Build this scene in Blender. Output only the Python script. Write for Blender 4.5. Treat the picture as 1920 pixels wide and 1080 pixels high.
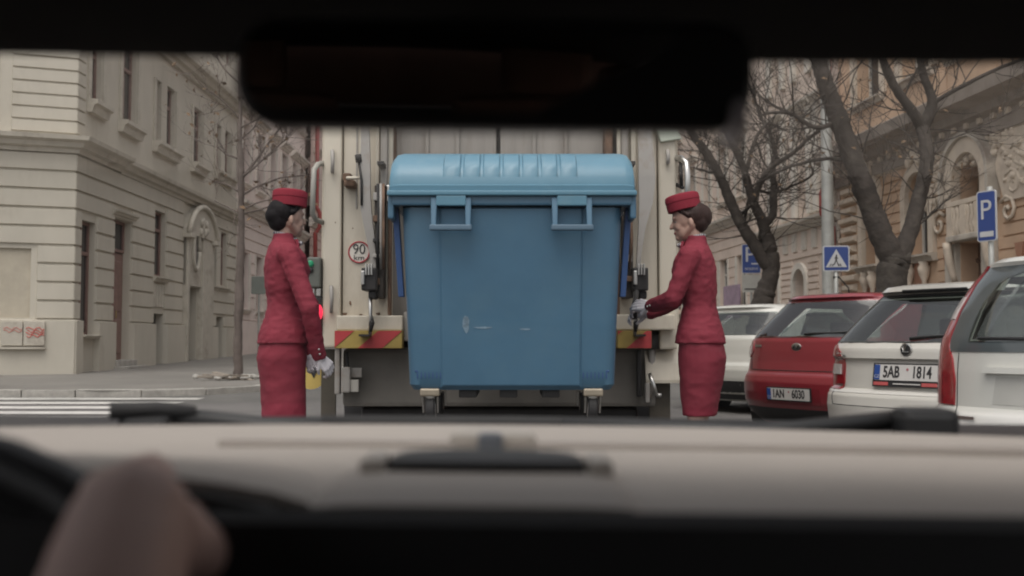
import bpy, bmesh, math, random
import numpy as np
from mathutils import Vector, Matrix, noise as mnoise
R = math.radians
random.seed(7)
for o in list(bpy.data.objects): bpy.data.objects.remove(o)
S = bpy.context.scene
COL = S.collection

# ---------------------------------------------------------------- camera, sky, sun, exposure
FPX = 1950.0
PITCH = math.atan(100 / FPX)
CAMZ = 1.0
cam_d = bpy.data.cameras.new('camera'); cam = bpy.data.objects.new('camera', cam_d); COL.objects.link(cam)
cam.location = (0, 0, CAMZ); cam.rotation_euler = (math.pi / 2 + PITCH, 0, 0)
cam_d.sensor_width = 36; cam_d.lens = FPX / 1920 * 36
cam_d.clip_start = 0.02; cam_d.clip_end = 2000
cam_d.dof.use_dof = True; cam_d.dof.focus_distance = 6.0; cam_d.dof.aperture_fstop = 4.2
S.camera = cam

W = bpy.data.worlds.new('World'); S.world = W; W.use_nodes = True
nt = W.node_tree; nt.nodes.clear()
SUN_EL, SUN_ROT = 66, 196
sky = nt.nodes.new('ShaderNodeTexSky'); sky.sky_type = 'NISHITA'; sky.sun_disc = False
sky.sun_elevation = R(SUN_EL); sky.sun_rotation = R(SUN_ROT); sky.air_density = 1.0; sky.dust_density = 4.0
hsv = nt.nodes.new('ShaderNodeHueSaturation'); hsv.inputs['Saturation'].default_value = 0.22
tint = nt.nodes.new('ShaderNodeMix'); tint.data_type = 'RGBA'; tint.blend_type = 'MULTIPLY'; tint.inputs[0].default_value = 1
tint.inputs[7].default_value = (1.0, 0.975, 0.965, 1)
bg = nt.nodes.new('ShaderNodeBackground'); bg.inputs[1].default_value = 0.15
wo = nt.nodes.new('ShaderNodeOutputWorld')
nt.links.new(sky.outputs[0], hsv.inputs['Color']); nt.links.new(hsv.outputs[0], tint.inputs[6])
nt.links.new(tint.outputs[2], bg.inputs[0]); nt.links.new(bg.outputs[0], wo.inputs[0])
sd = bpy.data.lights.new('sun', 'SUN'); so = bpy.data.objects.new('sun', sd); COL.objects.link(so)
sd.energy = 0.6; sd.angle = R(60); sd.color = (1, .95, .88)
so.rotation_euler = (R(90 - SUN_EL), 0, R(180 - SUN_ROT)); so.location = (-5, -20, 30)
S.view_settings.view_transform = 'Standard'; S.view_settings.look = 'None'
S.view_settings.exposure = 0.54; S.view_settings.gamma = 1.0; S.view_settings.use_curve_mapping = False
S.render.engine = 'CYCLES'; S.cycles.use_denoising = True; S.cycles.max_bounces = 8; S.cycles.filter_width = 2.0
S.cycles.transparent_max_bounces = 8; S.cycles.caustics_reflective = False; S.cycles.caustics_refractive = False

# ---------------------------------------------------------------- pixel helpers (photo 1920x1080)
def ray(x, y):
    u = (x - 960) / FPX; v = (540 - y) / FPX
    c, s = math.cos(PITCH), math.sin(PITCH)
    return Vector((u, c - s * v, s + c * v))
def at(x, y, Y):
    d = ray(x, y); return Vector((0, 0, CAMZ)) + d * (Y / d.y)
def gz(Y):
    return 0.015 * min(max(Y - 8, 0), 40)

# ---------------------------------------------------------------- materials
MATS = {}
def mat(name, col, rough=.6, metal=0.0, var=.10, scale=3.0, bump=0.0, bscale=60.0, spec=.5, stain=None, coat=0.0, stretch=None, stain_scale=1.2, stain_lo=.52, stain_hi=.68):
    if name in MATS: return MATS[name]
    m = bpy.data.materials.new(name); m.use_nodes = True
    n = m.node_tree.nodes; L = m.node_tree.links
    b = n['Principled BSDF']
    b.inputs['Roughness'].default_value = rough; b.inputs['Metallic'].default_value = metal
    b.inputs['Specular IOR Level'].default_value = spec
    if coat: b.inputs['Coat Weight'].default_value = coat; b.inputs['Coat Roughness'].default_value = .06
    tc = n.new('ShaderNodeTexCoord'); mp = n.new('ShaderNodeMapping'); L.new(tc.outputs['Object'], mp.inputs[0])
    if stretch: mp.inputs['Scale'].default_value = stretch
    nz = n.new('ShaderNodeTexNoise'); nz.inputs['Scale'].default_value = scale; nz.inputs['Detail'].default_value = 5
    nz.inputs['Roughness'].default_value = .62
    L.new(mp.outputs[0], nz.inputs['Vector'])
    rp = n.new('ShaderNodeMapRange'); rp.inputs[1].default_value = .3; rp.inputs[2].default_value = .7
    rp.inputs[3].default_value = 1 - var; rp.inputs[4].default_value = 1 + var
    L.new(nz.outputs[0], rp.inputs[0])
    mx = n.new('ShaderNodeMix'); mx.data_type = 'RGBA'; mx.blend_type = 'MULTIPLY'; mx.inputs[0].default_value = 1
    mx.inputs[6].default_value = (*col, 1); L.new(rp.outputs[0], mx.inputs[7])
    out = mx.outputs[2]
    if stain:
        n2 = n.new('ShaderNodeTexNoise'); n2.inputs['Scale'].default_value = stain_scale; n2.inputs['Detail'].default_value = 8
        n2.inputs['Roughness'].default_value = .7; L.new(mp.outputs[0], n2.inputs['Vector'])
        r2 = n.new('ShaderNodeMapRange'); r2.inputs[1].default_value = stain_lo; r2.inputs[2].default_value = stain_hi
        L.new(n2.outputs[0], r2.inputs[0])
        m2 = n.new('ShaderNodeMix'); m2.data_type = 'RGBA'; m2.inputs[7].default_value = (*stain, 1)
        L.new(r2.outputs[0], m2.inputs[0]); L.new(out, m2.inputs[6]); out = m2.outputs[2]
    L.new(out, b.inputs['Base Color'])
    if bump:
        n3 = n.new('ShaderNodeTexNoise'); n3.inputs['Scale'].default_value = bscale; n3.inputs['Detail'].default_value = 4
        L.new(mp.outputs[0], n3.inputs['Vector'])
        bp = n.new('ShaderNodeBump'); bp.inputs['Strength'].default_value = bump; bp.inputs['Distance'].default_value = .02
        L.new(n3.outputs[0], bp.inputs['Height']); L.new(bp.outputs[0], b.inputs['Normal'])
    MATS[name] = m
    return m
def emis(name, col, strength):
    m = bpy.data.materials.new(name); m.use_nodes = True
    b = m.node_tree.nodes['Principled BSDF']
    b.inputs['Base Color'].default_value = (*col, 1); b.inputs['Emission Color'].default_value = (*col, 1)
    b.inputs['Emission Strength'].default_value = strength; b.inputs['Roughness'].default_value = .2
    return m

# ---------------------------------------------------------------- mesh builder
class MB:
    def __init__(s): s.v = []; s.f = []
    def add(s, vs, fs):
        o = len(s.v); s.v += [tuple(p) for p in vs]; s.f += [tuple(i + o for i in f) for f in fs]; return s
    def quad(s, a, b, c, d): return s.add([a, b, c, d], [(0, 1, 2, 3)])
    def box(s, x0, x1, y0, y1, z0, z1, m=None):
        vs = [Vector(p) for p in ((x0,y0,z0),(x1,y0,z0),(x1,y1,z0),(x0,y1,z0),(x0,y0,z1),(x1,y0,z1),(x1,y1,z1),(x0,y1,z1))]
        if m: vs = [m @ p for p in vs]
        return s.add(vs, [(0,3,2,1),(4,5,6,7),(0,1,5,4),(1,2,6,5),(2,3,7,6),(3,0,4,7)])
    def frustum(s, x0, x1, yb, yf, z0, z1, ins):   # front (yf) inset on all sides
        vs = [(x0,yb,z0),(x1,yb,z0),(x1,yb,z1),(x0,yb,z1),(x0+ins,yf,z0+ins),(x1-ins,yf,z0+ins),(x1-ins,yf,z1-ins),(x0+ins,yf,z1-ins)]
        return s.add(vs, [(4,5,6,7),(0,1,5,4),(1,2,6,5),(2,3,7,6),(3,0,4,7),(3,2,1,0)])
    def loft(s, rings, cap=True, closed=True):
        n = len(rings[0]); vs = [p for r in rings for p in r]; fs = []
        for i in range(len(rings) - 1):
            for j in range(n if closed else n - 1):
                k = (j + 1) % n
                fs.append((i*n+j, i*n+k, (i+1)*n+k, (i+1)*n+j))
        if cap: fs.append(tuple(reversed(range(n)))); fs.append(tuple(range((len(rings)-1)*n, len(rings)*n)))
        return s.add(vs, fs)
    def tube(s, pts, rad, n=8, cap=True):
        pts = [Vector(p) for p in pts]
        if not isinstance(rad, (list, tuple)): rad = [rad] * len(pts)
        rings = []; ref = None
        for i, p in enumerate(pts):
            d = (pts[min(i+1, len(pts)-1)] - pts[max(i-1, 0)])
            if d.length < 1e-9: d = Vector((0, 0, 1))
            d.normalize()
            if ref is None: ref = d.orthogonal().normalized()
            ref = ref - d * ref.dot(d)
            if ref.length < 1e-6: ref = d.orthogonal()
            ref.normalize(); b = d.cross(ref)
            rings.append([p + (ref * math.cos(a) + b * math.sin(a)) * rad[i] for a in (2*math.pi*k/n for k in range(n))])
        return s.loft(rings, cap)
    def lathe(s, prof, n=24, m=None, sy=1.0):   # prof: (r, z)
        rings = []
        for r, z in prof:
            ring = [Vector((r*math.cos(2*math.pi*k/n), sy*r*math.sin(2*math.pi*k/n), z)) for k in range(n)]
            if m: ring = [m @ p for p in ring]
            rings.append(ring)
        return s.loft(rings, True)
    def prism(s, poly, axis, a, b):   # poly 2D; axis 'x': (y,z) ; 'y': (x,z) ; 'z': (x,y)
        def P(p, t):
            return {'x': (t, p[0], p[1]), 'y': (p[0], t, p[1]), 'z': (p[0], p[1], t)}[axis]
        return s.loft([[P(p, a) for p in poly], [P(p, b) for p in poly]], True)
    def ell(s, c, r, m=None, nu=16, nv=10):
        c = Vector(c); vs = []; fs = []
        for i in range(1, nv):
            th = math.pi * i / nv
            for j in range(nu):
                ph = 2*math.pi*j/nu
                p = Vector((r[0]*math.sin(th)*math.cos(ph), r[1]*math.sin(th)*math.sin(ph), r[2]*math.cos(th)))
                vs.append((m @ p if m else p) + c)
        t = Vector((0,0,r[2])); bt = Vector((0,0,-r[2]))
        vs.append((m @ t if m else t) + c); vs.append((m @ bt if m else bt) + c)
        T = len(vs)-2; B = len(vs)-1
        for i in range(nv-2):
            for j in range(nu):
                k = (j+1) % nu; fs.append((i*nu+j, (i+1)*nu+j, (i+1)*nu+k, i*nu+k))
        for j in range(nu):
            k = (j+1) % nu; fs.append((T, j, k)); fs.append((B, (nv-2)*nu+k, (nv-2)*nu+j))
        return s.add(vs, fs)
    def caps(s, p0, p1, r0, r1, n=10):   # tapered capsule
        p0, p1 = Vector(p0), Vector(p1); d = (p1-p0)
        if d.length < 1e-6: return s.ell(p0, (r0,)*3)
        d.normalize(); pts = []; rad = []
        for k in range(4):
            a = math.pi/2 * (1 - k/4); pts.append(p0 - d*r0*math.sin(a)); rad.append(max(r0*math.cos(a), r0*.08))
        pts.append(p0); rad.append(r0); pts.append(p1); rad.append(r1)
        for k in range(1, 5):
            a = math.pi/2 * k/4; pts.append(p1 + d*r1*math.sin(a)); rad.append(max(r1*math.cos(a), r1*.08))
        return s.tube(pts, rad, n)
    def chain(s, pts, rads, n=10):
        for i in range(len(pts)-1): s.caps(pts[i], pts[i+1], rads[i], rads[i+1], n)
        return s
    def xf(s, m):
        s.v = [tuple(m @ Vector(p)) for p in s.v]; return s
    def mesh(s, name):
        me = bpy.data.meshes.new(name); me.from_pydata(s.v, [], s.f); me.update(); return me
    def build(s, name, m, parent=None, smooth=False, bevel=0.0, seg=2, label=None, fixn=True):
        me = bpy.data.meshes.new(name); me.from_pydata(s.v, [], s.f)
        if fixn or bevel:
            bm = bmesh.new(); bm.from_mesh(me)
            if fixn: bmesh.ops.recalc_face_normals(bm, faces=bm.faces)
            if bevel:
                bmesh.ops.remove_doubles(bm, verts=bm.verts, dist=1e-5)
                es = [e for e in bm.edges if len(e.link_faces) == 2 and e.calc_face_angle(0) > R(28)]
                bmesh.ops.bevel(bm, geom=es, offset=bevel, segments=seg, affect='EDGES', clamp_overlap=True, profile=.6)
            bm.to_mesh(me); bm.free()
        if smooth:
            me.polygons.foreach_set('use_smooth', [True] * len(me.polygons))
            if smooth == 'auto':
                try: me.set_sharp_from_angle(angle=R(35))
                except Exception: pass
        me.update()
        return link(name, me, m, parent, label)
def link(name, me, m, parent=None, label=None):
    o = bpy.data.objects.new(name, me); COL.objects.link(o)
    if m: me.materials.append(m)
    if parent: o.parent = parent
    if label: o['label'] = label
    return o
def empty(name, loc=(0,0,0), rz=0, label=None, cat=None, group=None, kind=None, rot=None):
    o = bpy.data.objects.new(name, None); COL.objects.link(o); o.location = loc
    o.rotation_euler = rot if rot else (0, 0, rz); o.empty_display_size = .2
    return tag(o, label, cat, group, kind)
def tag(o, label=None, cat=None, group=None, kind=None):
    if label: o['label'] = label
    if cat: o['category'] = cat
    if group: o['group'] = group
    if kind: o['kind'] = kind
    return o
def blob(name, mb, m, parent=None, voxel=.006, smooth=4, disp=0, dscale=.08, label=None, crease=0.0):
    me = mb.mesh(name + '_src')
    bm = bmesh.new(); bm.from_mesh(me); bmesh.ops.recalc_face_normals(bm, faces=bm.faces); bm.to_mesh(me); bm.free()
    t = bpy.data.objects.new('tmp', me); COL.objects.link(t)
    r = t.modifiers.new('r', 'REMESH'); r.mode = 'VOXEL'; r.voxel_size = voxel; r.use_smooth_shade = True
    if smooth:
        sm = t.modifiers.new('s', 'SMOOTH'); sm.factor = .5; sm.iterations = smooth
    dg = bpy.context.evaluated_depsgraph_get()
    out = bpy.data.meshes.new_from_object(t.evaluated_get(dg))
    bpy.data.objects.remove(t); bpy.data.meshes.remove(me)
    if disp:
        n = len(out.vertices); co = np.empty(n*3); no = np.empty(n*3)
        out.vertices.foreach_get('co', co); out.vertices.foreach_get('normal', no)
        co = co.reshape(-1,3); no = no.reshape(-1,3)
        for i in range(n):
            p = Vector(co[i]); q = Vector((p.x/dscale, p.y/dscale, p.z/dscale*1.6)); h = mnoise.fractal(q, .8, 2.0, 3) + crease*(.35-abs(mnoise.noise(q*1.3+Vector((3,1,7))))*1.6)
            co[i] += no[i] * h * disp
        out.vertices.foreach_set('co', co.ravel()); out.update()
    out.name = name
    out.polygons.foreach_set('use_smooth', [True]*len(out.polygons))
    out.materials.clear()
    return link(name, out, m, parent, label)
def text(name, body, size, m, parent, loc, rot, ext=.002, align='CENTER', sx=1.0, bold=0.0):
    c = bpy.data.curves.new('t', 'FONT'); c.body = body; c.size = size; c.extrude = ext; c.offset = bold
    c.align_x = align; c.align_y = 'CENTER'
    t = bpy.data.objects.new('t', c); COL.objects.link(t)
    dg = bpy.context.evaluated_depsgraph_get()
    me = bpy.data.meshes.new_from_object(t.evaluated_get(dg)); bpy.data.objects.remove(t)
    me.name = name; me.materials.clear()
    o = link(name, me, m, parent); o.location = loc; o.rotation_euler = rot; o.scale = (sx, 1, 1)
    return o
def rrect(hw, hh, r, n=4, cx=0, cz=0):
    pts = []
    for qx, qz, a0 in ((1,1,0),(-1,1,90),(-1,-1,180),(1,-1,270)):
        for k in range(n+1):
            a = R(a0 + 90*k/n); pts.append((cx + qx*(hw-r) + r*math.cos(a), cz + qz*(hh-r) + r*math.sin(a)))
    return pts
# ================================================================ GROUND
m_asph = mat('asphalt', (.12,.115,.108), .85, var=.18, scale=.8, bump=.5, bscale=90, stain=(.085,.082,.08), stain_scale=.35)
m_pave = mat('pavement_asphalt', (.185,.173,.157), .85, var=.14, scale=.7, bump=.35, bscale=70, stain=(.14,.13,.118), stain_scale=.5)
m_kerb = mat('granite_kerb', (.36,.34,.31), .8, var=.2, scale=8, bump=.4, bscale=60)
m_paint = mat('road_paint', (.50,.485,.455), .7, var=.12, scale=4, stain=(.22,.21,.2), stain_scale=3.5, stain_lo=.5, stain_hi=.75)
YS = [-60, 0, 8] + [8 + 2*k for k in range(1, 21)] + [60, 120, 400, 1200]
def sheet(name, x0, x1, ys, dz, m, parent=None, kind='structure'):
    mb = MB(); rings = []
    for Y in ys: rings.append([(x0, Y, gz(Y)+dz), (x1, Y, gz(Y)+dz)])
    vs = [p for r in rings for p in r]; fs = [(2*i, 2*i+1, 2*i+3, 2*i+2) for i in range(len(ys)-1)]
    mb.add(vs, fs); o = mb.build(name, m, parent)
    if kind: o['kind'] = kind
    return o
sheet('ground', -1200, 1200, YS, 0, m_asph)
# left pavement: corner block with rounded corner
def corner_poly():
    pts = []
    r = 2.2; cx, cy = -4.1 - r, 16.3 + r
    for k in range(9):
        a = R(-90 + 90*k/8); pts.append((cx + r*math.cos(a), cy + r*math.sin(a)))
    return pts
cp = corner_poly()
H = .11
# simple: grid rows by Y clipped on the rounded corner
rows = sorted(set([16.3 + 2.2*(1-math.cos(R(90*k/8))) for k in range(9)] + [18.6, 20, 24, 28, 32, 38, 44, 48, 60, 90]))
def xedge(Y):
    r = 2.2
    if Y >= 16.3 + r: return -4.1
    dy = 16.3 + r - Y
    return -4.1 - r + math.sqrt(max(r*r - dy*dy, 0))
mb = MB()
for a, b in zip(rows[:-1], rows[1:]):
    mb.quad((-40, a, gz(a)+H), (xedge(a)-.14, a, gz(a)+H), (xedge(b)-.14, b, gz(b)+H), (-40, b, gz(b)+H))
pv = mb.build('pavement', m_pave); pv['kind'] = 'structure'
sheet('pavement', 6.34, 30, [-30, 0, 8] + [8+4*k for k in range(1, 11)] + [60, 120], H, m_pave)
# kerb stones
def kerb_run(parent, pts, w=.15):
    L = [0]
    for p, q in zip(pts[:-1], pts[1:]): L.append(L[-1] + math.dist(p, q))
    def pos(s):
        for i in range(len(L)-1):
            if s <= L[i+1]:
                t = (s-L[i])/(L[i+1]-L[i]); return Vector((pts[i][0]*(1-t)+pts[i+1][0]*t, pts[i][1]*(1-t)+pts[i+1][1]*t, 0))
        return Vector((*pts[-1], 0))
    s = 0
    while s < L[-1] - .3:
        l = random.uniform(.8, 1.15); e = min(s + l, L[-1])
        a, b = pos(s+.008), pos(e-.008); d = (b-a)
        if d.length < .1: break
        d.normalize(); nrm = Vector((-d.y, d.x, 0)) * w
        zt = .115 + random.uniform(-.006, .006)
        mb = MB()
        base = [a, b, b+nrm, a+nrm]
        mb.add([(p.x, p.y, gz(p.y)-.05) for p in base] + [(p.x, p.y, gz(p.y)+zt) for p in base], [(0,3,2,1),(4,5,6,7),(0,1,5,4),(1,2,6,5),(2,3,7,6),(3,0,4,7)])
        mb.build('kerb_stone', m_kerb, parent, bevel=.015, seg=2)
        s = e
kl = empty('kerb', (0,0,0), kind='structure')
kerb_run(kl, [(-14, 16.3), (-8, 16.3)] + cp + [(-4.1, 30), (-4.1, 60)])
kr = empty('kerb', (0,0,0), kind='structure')
kerb_run(kr, [(6.2, 2), (6.2, 48)], w=-.15)
zc = empty('zebra_crossing', (0,0,0), kind='structure')
for k, Y in enumerate((10.9, 11.65, 12.4, 13.2, 14.05, 14.9, 15.75)):
    mb = MB(); x0, x1 = -8.2, -4.75 - .05*(6-k)
    mb.quad((x0, Y, gz(Y)+.005), (x1, Y, gz(Y)+.005), (x1, Y+.42, gz(Y+.42)+.005), (x0, Y+.42, gz(Y+.42)+.005))
    mb.build('stripe', m_paint, zc)

# ================================================================ FACADE TOOLS
m_pane = mat('window_glass', (.03,.03,.032), .06, var=.4, scale=.6, spec=.8)
m_brown = mat('brown_window_wood', (.22,.135,.115), .55, var=.2, scale=6)
m_whitef = mat('white_window_wood', (.55,.53,.49), .5, var=.1)
class Fac:
    def __init__(s, root, P0, d):
        s.root = root; s.P = Vector((P0[0], P0[1], P0[2])); s.d = Vector((d[0], d[1], 0)).normalized()
        s.n = Vector((0,0,1)).cross(s.d)      # into the building
    def px(s, x, y):
        r = ray(x, y); o = Vector((0,0,CAMZ)); t = (s.P - o).dot(s.n) / r.dot(s.n); p = o + r*t
        return (p - s.P).dot(s.d), p.z - s.P.z
    def rect(s, x0, x1, yt, yb):
        u0, _ = s.px(x0, (yt+yb)/2); u1, _ = s.px(x1, (yt+yb)/2)
        if u0 > u1: u0, u1 = u1, u0
        xm = (x0+x1)/2
        return u0, u1, s.px(xm, yb)[1], s.px(xm, yt)[1]
def frame_of(name, P0, d, **k):
    rz = math.atan2(d[1], d[0])
    root = empty(name, P0, rz, **k)
    return root, Fac(root, P0, d)
def wall_mesh(mb, u0, u1, z0, z1, ops, y=0.0, rev=.3):
    us = sorted(set([u0, u1] + [min(max(q, u0), u1) for o in ops for q in o[:2]]))
    zs = sorted(set([z0, z1] + [min(max(q, z0), z1) for o in ops for q in o[2:4]]))
    for a, b in zip(us[:-1], us[1:]):
        for c, d in zip(zs[:-1], zs[1:]):
            um, zm = (a+b)/2, (c+d)/2
            if any(o[0] < um < o[1] and o[2] < zm < o[3] for o in ops): continue
            mb.quad((a,y,c), (b,y,c), (b,y,d), (a,y,d))
    for o in ops:
        a, b, c, d = o[:4]; Y2 = y + rev
        if len(o) > 4 and o[4] == 'arch':
            r = (b-a)/2; zs_ = d - min(r, d-c-.05); h = d - zs_; N = 10
            arc = [((a+b)/2 - r*math.cos(math.pi*k/N), zs_ + h*math.sin(math.pi*k/N)) for k in range(N+1)]
            for p, q in zip(arc[:-1], arc[1:]):
                if p[1] < d-1e-4 or q[1] < d-1e-4: mb.quad((p[0],y,p[1]), (q[0],y,q[1]), (q[0],y,d), (p[0],y,d))
                mb.quad((p[0],y,p[1]), (p[0],Y2,p[1]), (q[0],Y2,q[1]), (q[0],y,q[1]))
            top = zs_
        else:
            top = d; mb.quad((a,y,d), (a,Y2,d), (b,Y2,d), (b,y,d))
        mb.quad((a,y,c), (a,Y2,c), (a,Y2,top), (a,y,top)); mb.quad((b,y,c), (b,y,top), (b,Y2,top), (b,Y2,c))
        mb.quad((a,y,c), (b,y,c), (b,Y2,c), (a,Y2,c))
def courses(root, u0, u1, bands, ops, m, y=0.0, p=.045, gap=.03, maxlen=None, ins=.012, name='course', pad=.0):
    for za, zb in bands:
        blk = sorted([(o[0]-pad, o[1]+pad) for o in ops if o[2] < zb-.02 and o[3] > za+.02])
        cur = u0; segs = []
        for a, b in blk:
            if a > cur: segs.append((cur, min(a, u1)))
            cur = max(cur, b)
        if cur < u1: segs.append((cur, u1))
        for a, b in segs:
            if b - a < .08: continue
            k = max(1, round((b-a)/maxlen)) if maxlen else 1
            w = (b-a)/k
            for i in range(k):
                g = gap/2 if maxlen else 0
                MB().frustum(a+i*w+g, a+(i+1)*w-g, y, y-p, za+gap/2, zb-gap/2, ins).build(name, m, root)
def cornice(root, name, u0, u1, prof, m, label=None, m0=0.0, m1=0.0):
    """prof: (y,z) outline, y negative = proud"""
    mb = MB(); mb.loft([[(u0 - max(0, -p[0])*m0, p[0], p[1]) for p in prof], [(u1 + max(0, -p[0])*m1, p[0], p[1]) for p in prof]])
    return mb.build(name, m, root, label=label)
def std_prof(z0, z1, out, y0=.05):
    h = z1 - z0
    return [(y0,z0), (-out*.25,z0), (-out*.3,z0+h*.22), (-out*.55,z0+h*.3), (-out*.65,z0+h*.55), (-out*.95,z0+h*.66), (-out,z0+h*.9), (y0,z1)]
def window(root, u0, u1, z0, z1, yd, m, mull=1, trans=.7, fw=.07, arch=False, name='window'):
    mb = MB(); D = .07
    mb.box(u0, u0+fw, yd-D, yd, z0, z1); mb.box(u1-fw, u1, yd-D, yd, z0, z1)
    mb.box(u0+fw, u1-fw, yd-D, yd, z0, z0+fw); mb.box(u0+fw, u1-fw, yd-D, yd, z1-fw, z1)
    iw = (u1-u0-2*fw)
    for k in range(mull):
        c = u0+fw+iw*(k+1)/(mull+1); mb.box(c-.03, c+.03, yd-D+.008, yd, z0+fw, z1-fw)
    if trans:
        zt = z0+(z1-z0)*trans; mb.box(u0+fw, u1-fw, yd-D-.01, yd-.002, zt-.04, zt+.04)
    w = mb.build(name, m, root)
    zs = [z0+fw] + ([z0+(z1-z0)*trans] if trans else []) + [z1-fw]
    for k in range(mull+1):
        a = u0+fw+iw*k/(mull+1); b = u0+fw+iw*(k+1)/(mull+1)
        for c, d in zip(zs[:-1], zs[1:]):
            MB().box(a, b, yd-.03, yd-.02, c, d).build('pane', m_pane, w)
    return w
def sill(root, u0, u1, z, m, out=.14, h=.14, y=0, name='window_sill'):
    return cornice(root, name, u0, u1, [(y+.02,z-h), (y-out*.5,z-h), (y-out*.7,z-h*.45), (y-out,z-h*.35), (y-out,z-.02), (y+.02,z)], m)
def back_mass(root, u0, u1, z1, dep, m, y0=.5):
    MB().box(u0, u1, y0, y0+dep, -.6, z1).build('rear_wall', m, root)

# ================================================================ LEFT CORNER BUILDING
m_cream = mat('cream_render', (.515,.475,.405), .85, var=.08, scale=1.2, bump=.12, bscale=40, stain=(.41,.37,.31), stain_scale=.6, stretch=(1,1,.4))
m_cream2 = mat('cream_moulding', (.49,.45,.385), .85, var=.10, scale=2.5, stain=(.34,.30,.25), stain_scale=1.4)
A = at(133, 690, 21.9); A.z = gz(22) + .12
dL = (-.0077, 1)
LB, FL = frame_of('corner_building', (A.x, A.y, A.z), dL, label='cream rendered corner building with grooved courses and a pedimented portal', cat='building')
UL1 = FL.px(440, 560)[0]
zc0 = FL.px(136, 286)[1]; zc1 = FL.px(136, 254)[1]     # string cornice
zpl = FL.px(170, 601)[1]                                 # plinth top
ztop = FL.px(342, 134)[1]
ops = {}
for k, r in dict(w1=(148,177,414,629), door=(210,243,412,684), w2=(287,310,396,519), cel=(284,305,588,700), portal=(346,368,538,700),
                 w3a=(397,406,433,536), w3b=(414,424,436,536), cel2=(402,416,594,700),
                 u1=(170,191,60,194), u2=(228,256,80,234), u3a=(291,303,150,268), u3b=(313,328,165,278), u4=(361,379,203,309), u5a=(404,415,233,322), u5b=(422,432,246,330)).items():
    ops[k] = FL.rect(*r)
for k in ('cel', 'portal', 'cel2'): ops[k] = (ops[k][0], ops[k][1], -.05, ops[k][3])
ops['door'] = (ops['door'][0], ops['door'][1], .22, ops['door'][3])
ulv = list(ops.values())
# second upper storey, repeating the axes below
top_ops = []
for k in ('u1','u2','u3a','u3b','u4','u5a','u5b'):
    o = ops[k]; top_ops.append((o[0], o[1], ztop+1.5, ztop+3.4))
mb = MB(); wall_mesh(mb, 0, UL1, -.6, 13.5, ulv + top_ops, 0, .24)
mb.quad((UL1,0,-.6),(UL1,8,-.6),(UL1,8,13.5),(UL1,0,13.5))
mb.build('wall', m_cream, LB, fixn=False)
back_mass(LB, .6, UL1-.02, 13.4, 8, m_cream)
ncs = 9; pit = (zc0 - zpl) / ncs
bands = [(zpl + i*pit, zpl + (i+1)*pit) for i in range(ncs)]
ub = FL.px(218, 500)[0]
gops = [ops[k] for k in ('w1','door','w2','cel','w3a','w3b','cel2')]
po = ops['portal']; pw = FL.rect(341,391,441,693)
gops.append((pw[0]-.05, pw[1]+.05, -1, FL.px(371,392)[1]))
tw = (ops['w3a'][0], ops['w3b'][1], ops['w3a'][2], ops['w3a'][3]); gops.append(tw)
rel = FL.rect(285, 305, 533, 576); gops.append((rel[0], rel[1], rel[2], rel[3]))
courses(LB, -.034, UL1-.02, bands, gops, m_cream, p=.05, gap=.035, pad=.01)
# plinth blocks
pops = [ops[k] for k in ('w1','door','cel','cel2')] + [(pw[0], pw[1], -1, zpl+1)]
courses(LB, -.085, UL1-.01, [(-.55, zpl)], pops, m_cream, p=.13, gap=.004, ins=.02, name='plinth_block')
cornice(LB, 'string_cornice', 0, ub, std_prof(zc0, zc1, .42), m_cream2, m0=.70)
cornice(LB, 'string_cornice', ub+.002, UL1, std_prof(zc0-.02, zc1-.02, .30), m_cream2)
cornice(LB, 'upper_cornice', 0, UL1, std_prof(ztop-.05, ztop+.4, .42), m_cream2)
cornice(LB, 'roof_cornice', 0, UL1, std_prof(13.0, 13.7, .8), m_cream2, m0=.70)
courses(LB, -.027, FL.px(158,200)[0], [(zc1+.05+i*.27, zc1+.05+(i+1)*.27) for i in range(14)], [], m_cream, p=.04, gap=.025)
for k in ('w1', 'w2'):
    o = ops[k]; window(LB, o[0], o[1], o[2], o[3], .20, m_brown, 1, .72)
o = ops['door']; window(LB, o[0], o[1], o[3]-.75, o[3], .22, m_brown, 0, 0)
dr = MB(); dr.box(o[0], o[1], .18, .24, o[2], o[3]-.78)
for i in range(2):
    uu = o[0] + (o[1]-o[0])*(.08+.47*i); dr.frustum(uu, uu+(o[1]-o[0])*.37, .18, .155, o[2]+.15, o[2]+1.0, .03); dr.frustum(uu, uu+(o[1]-o[0])*.37, .18, .155, o[2]+1.15, o[3]-.95, .03)
dd = dr.build('door', m_brown, LB)
MB().tube([(o[0]+.5*(o[1]-o[0])+.06, .13, o[2]+1.0), (o[0]+.5*(o[1]-o[0])+.06, .13, o[2]+1.18)], .015).build('handle', mat('brass', (.4,.3,.15), .35, 1), dd)
for i in range(2): MB().box(o[0]-.15+.1*i, o[1]+.15-.1*i, -.42+.22*i, .3, -.05+.14*i, .09+.14*i).build('step', m_kerb, LB, bevel=.015)
for k in ('w3a','w3b'):
    o = ops[k]; window(LB, o[0], o[1], o[2], o[3], .19, m_brown, 0, .7, fw=.05)
for k in ('u1','u2','u4'):
    o = ops[k]; window(LB, o[0], o[1], o[2], o[3], .19, m_brown, 1, .68)
for k in ('u3a','u3b','u5a','u5b'):
    o = ops[k]; window(LB, o[0], o[1], o[2], o[3], .19, m_brown, 0, .68, fw=.05)
for o in top_ops: window(LB, o[0], o[1], o[2], o[3], .19, m_brown, 0, .68, fw=.05)
m_dark = mat('dark_opening', (.03,.028,.026), .8)
for k in ('cel','cel2'):
    o = ops[k]; MB().box(o[0], o[1], .2, .24, o[2], o[3]).build('cellar_door', mat('grey_door', (.055,.05,.048), .7), LB)
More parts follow.
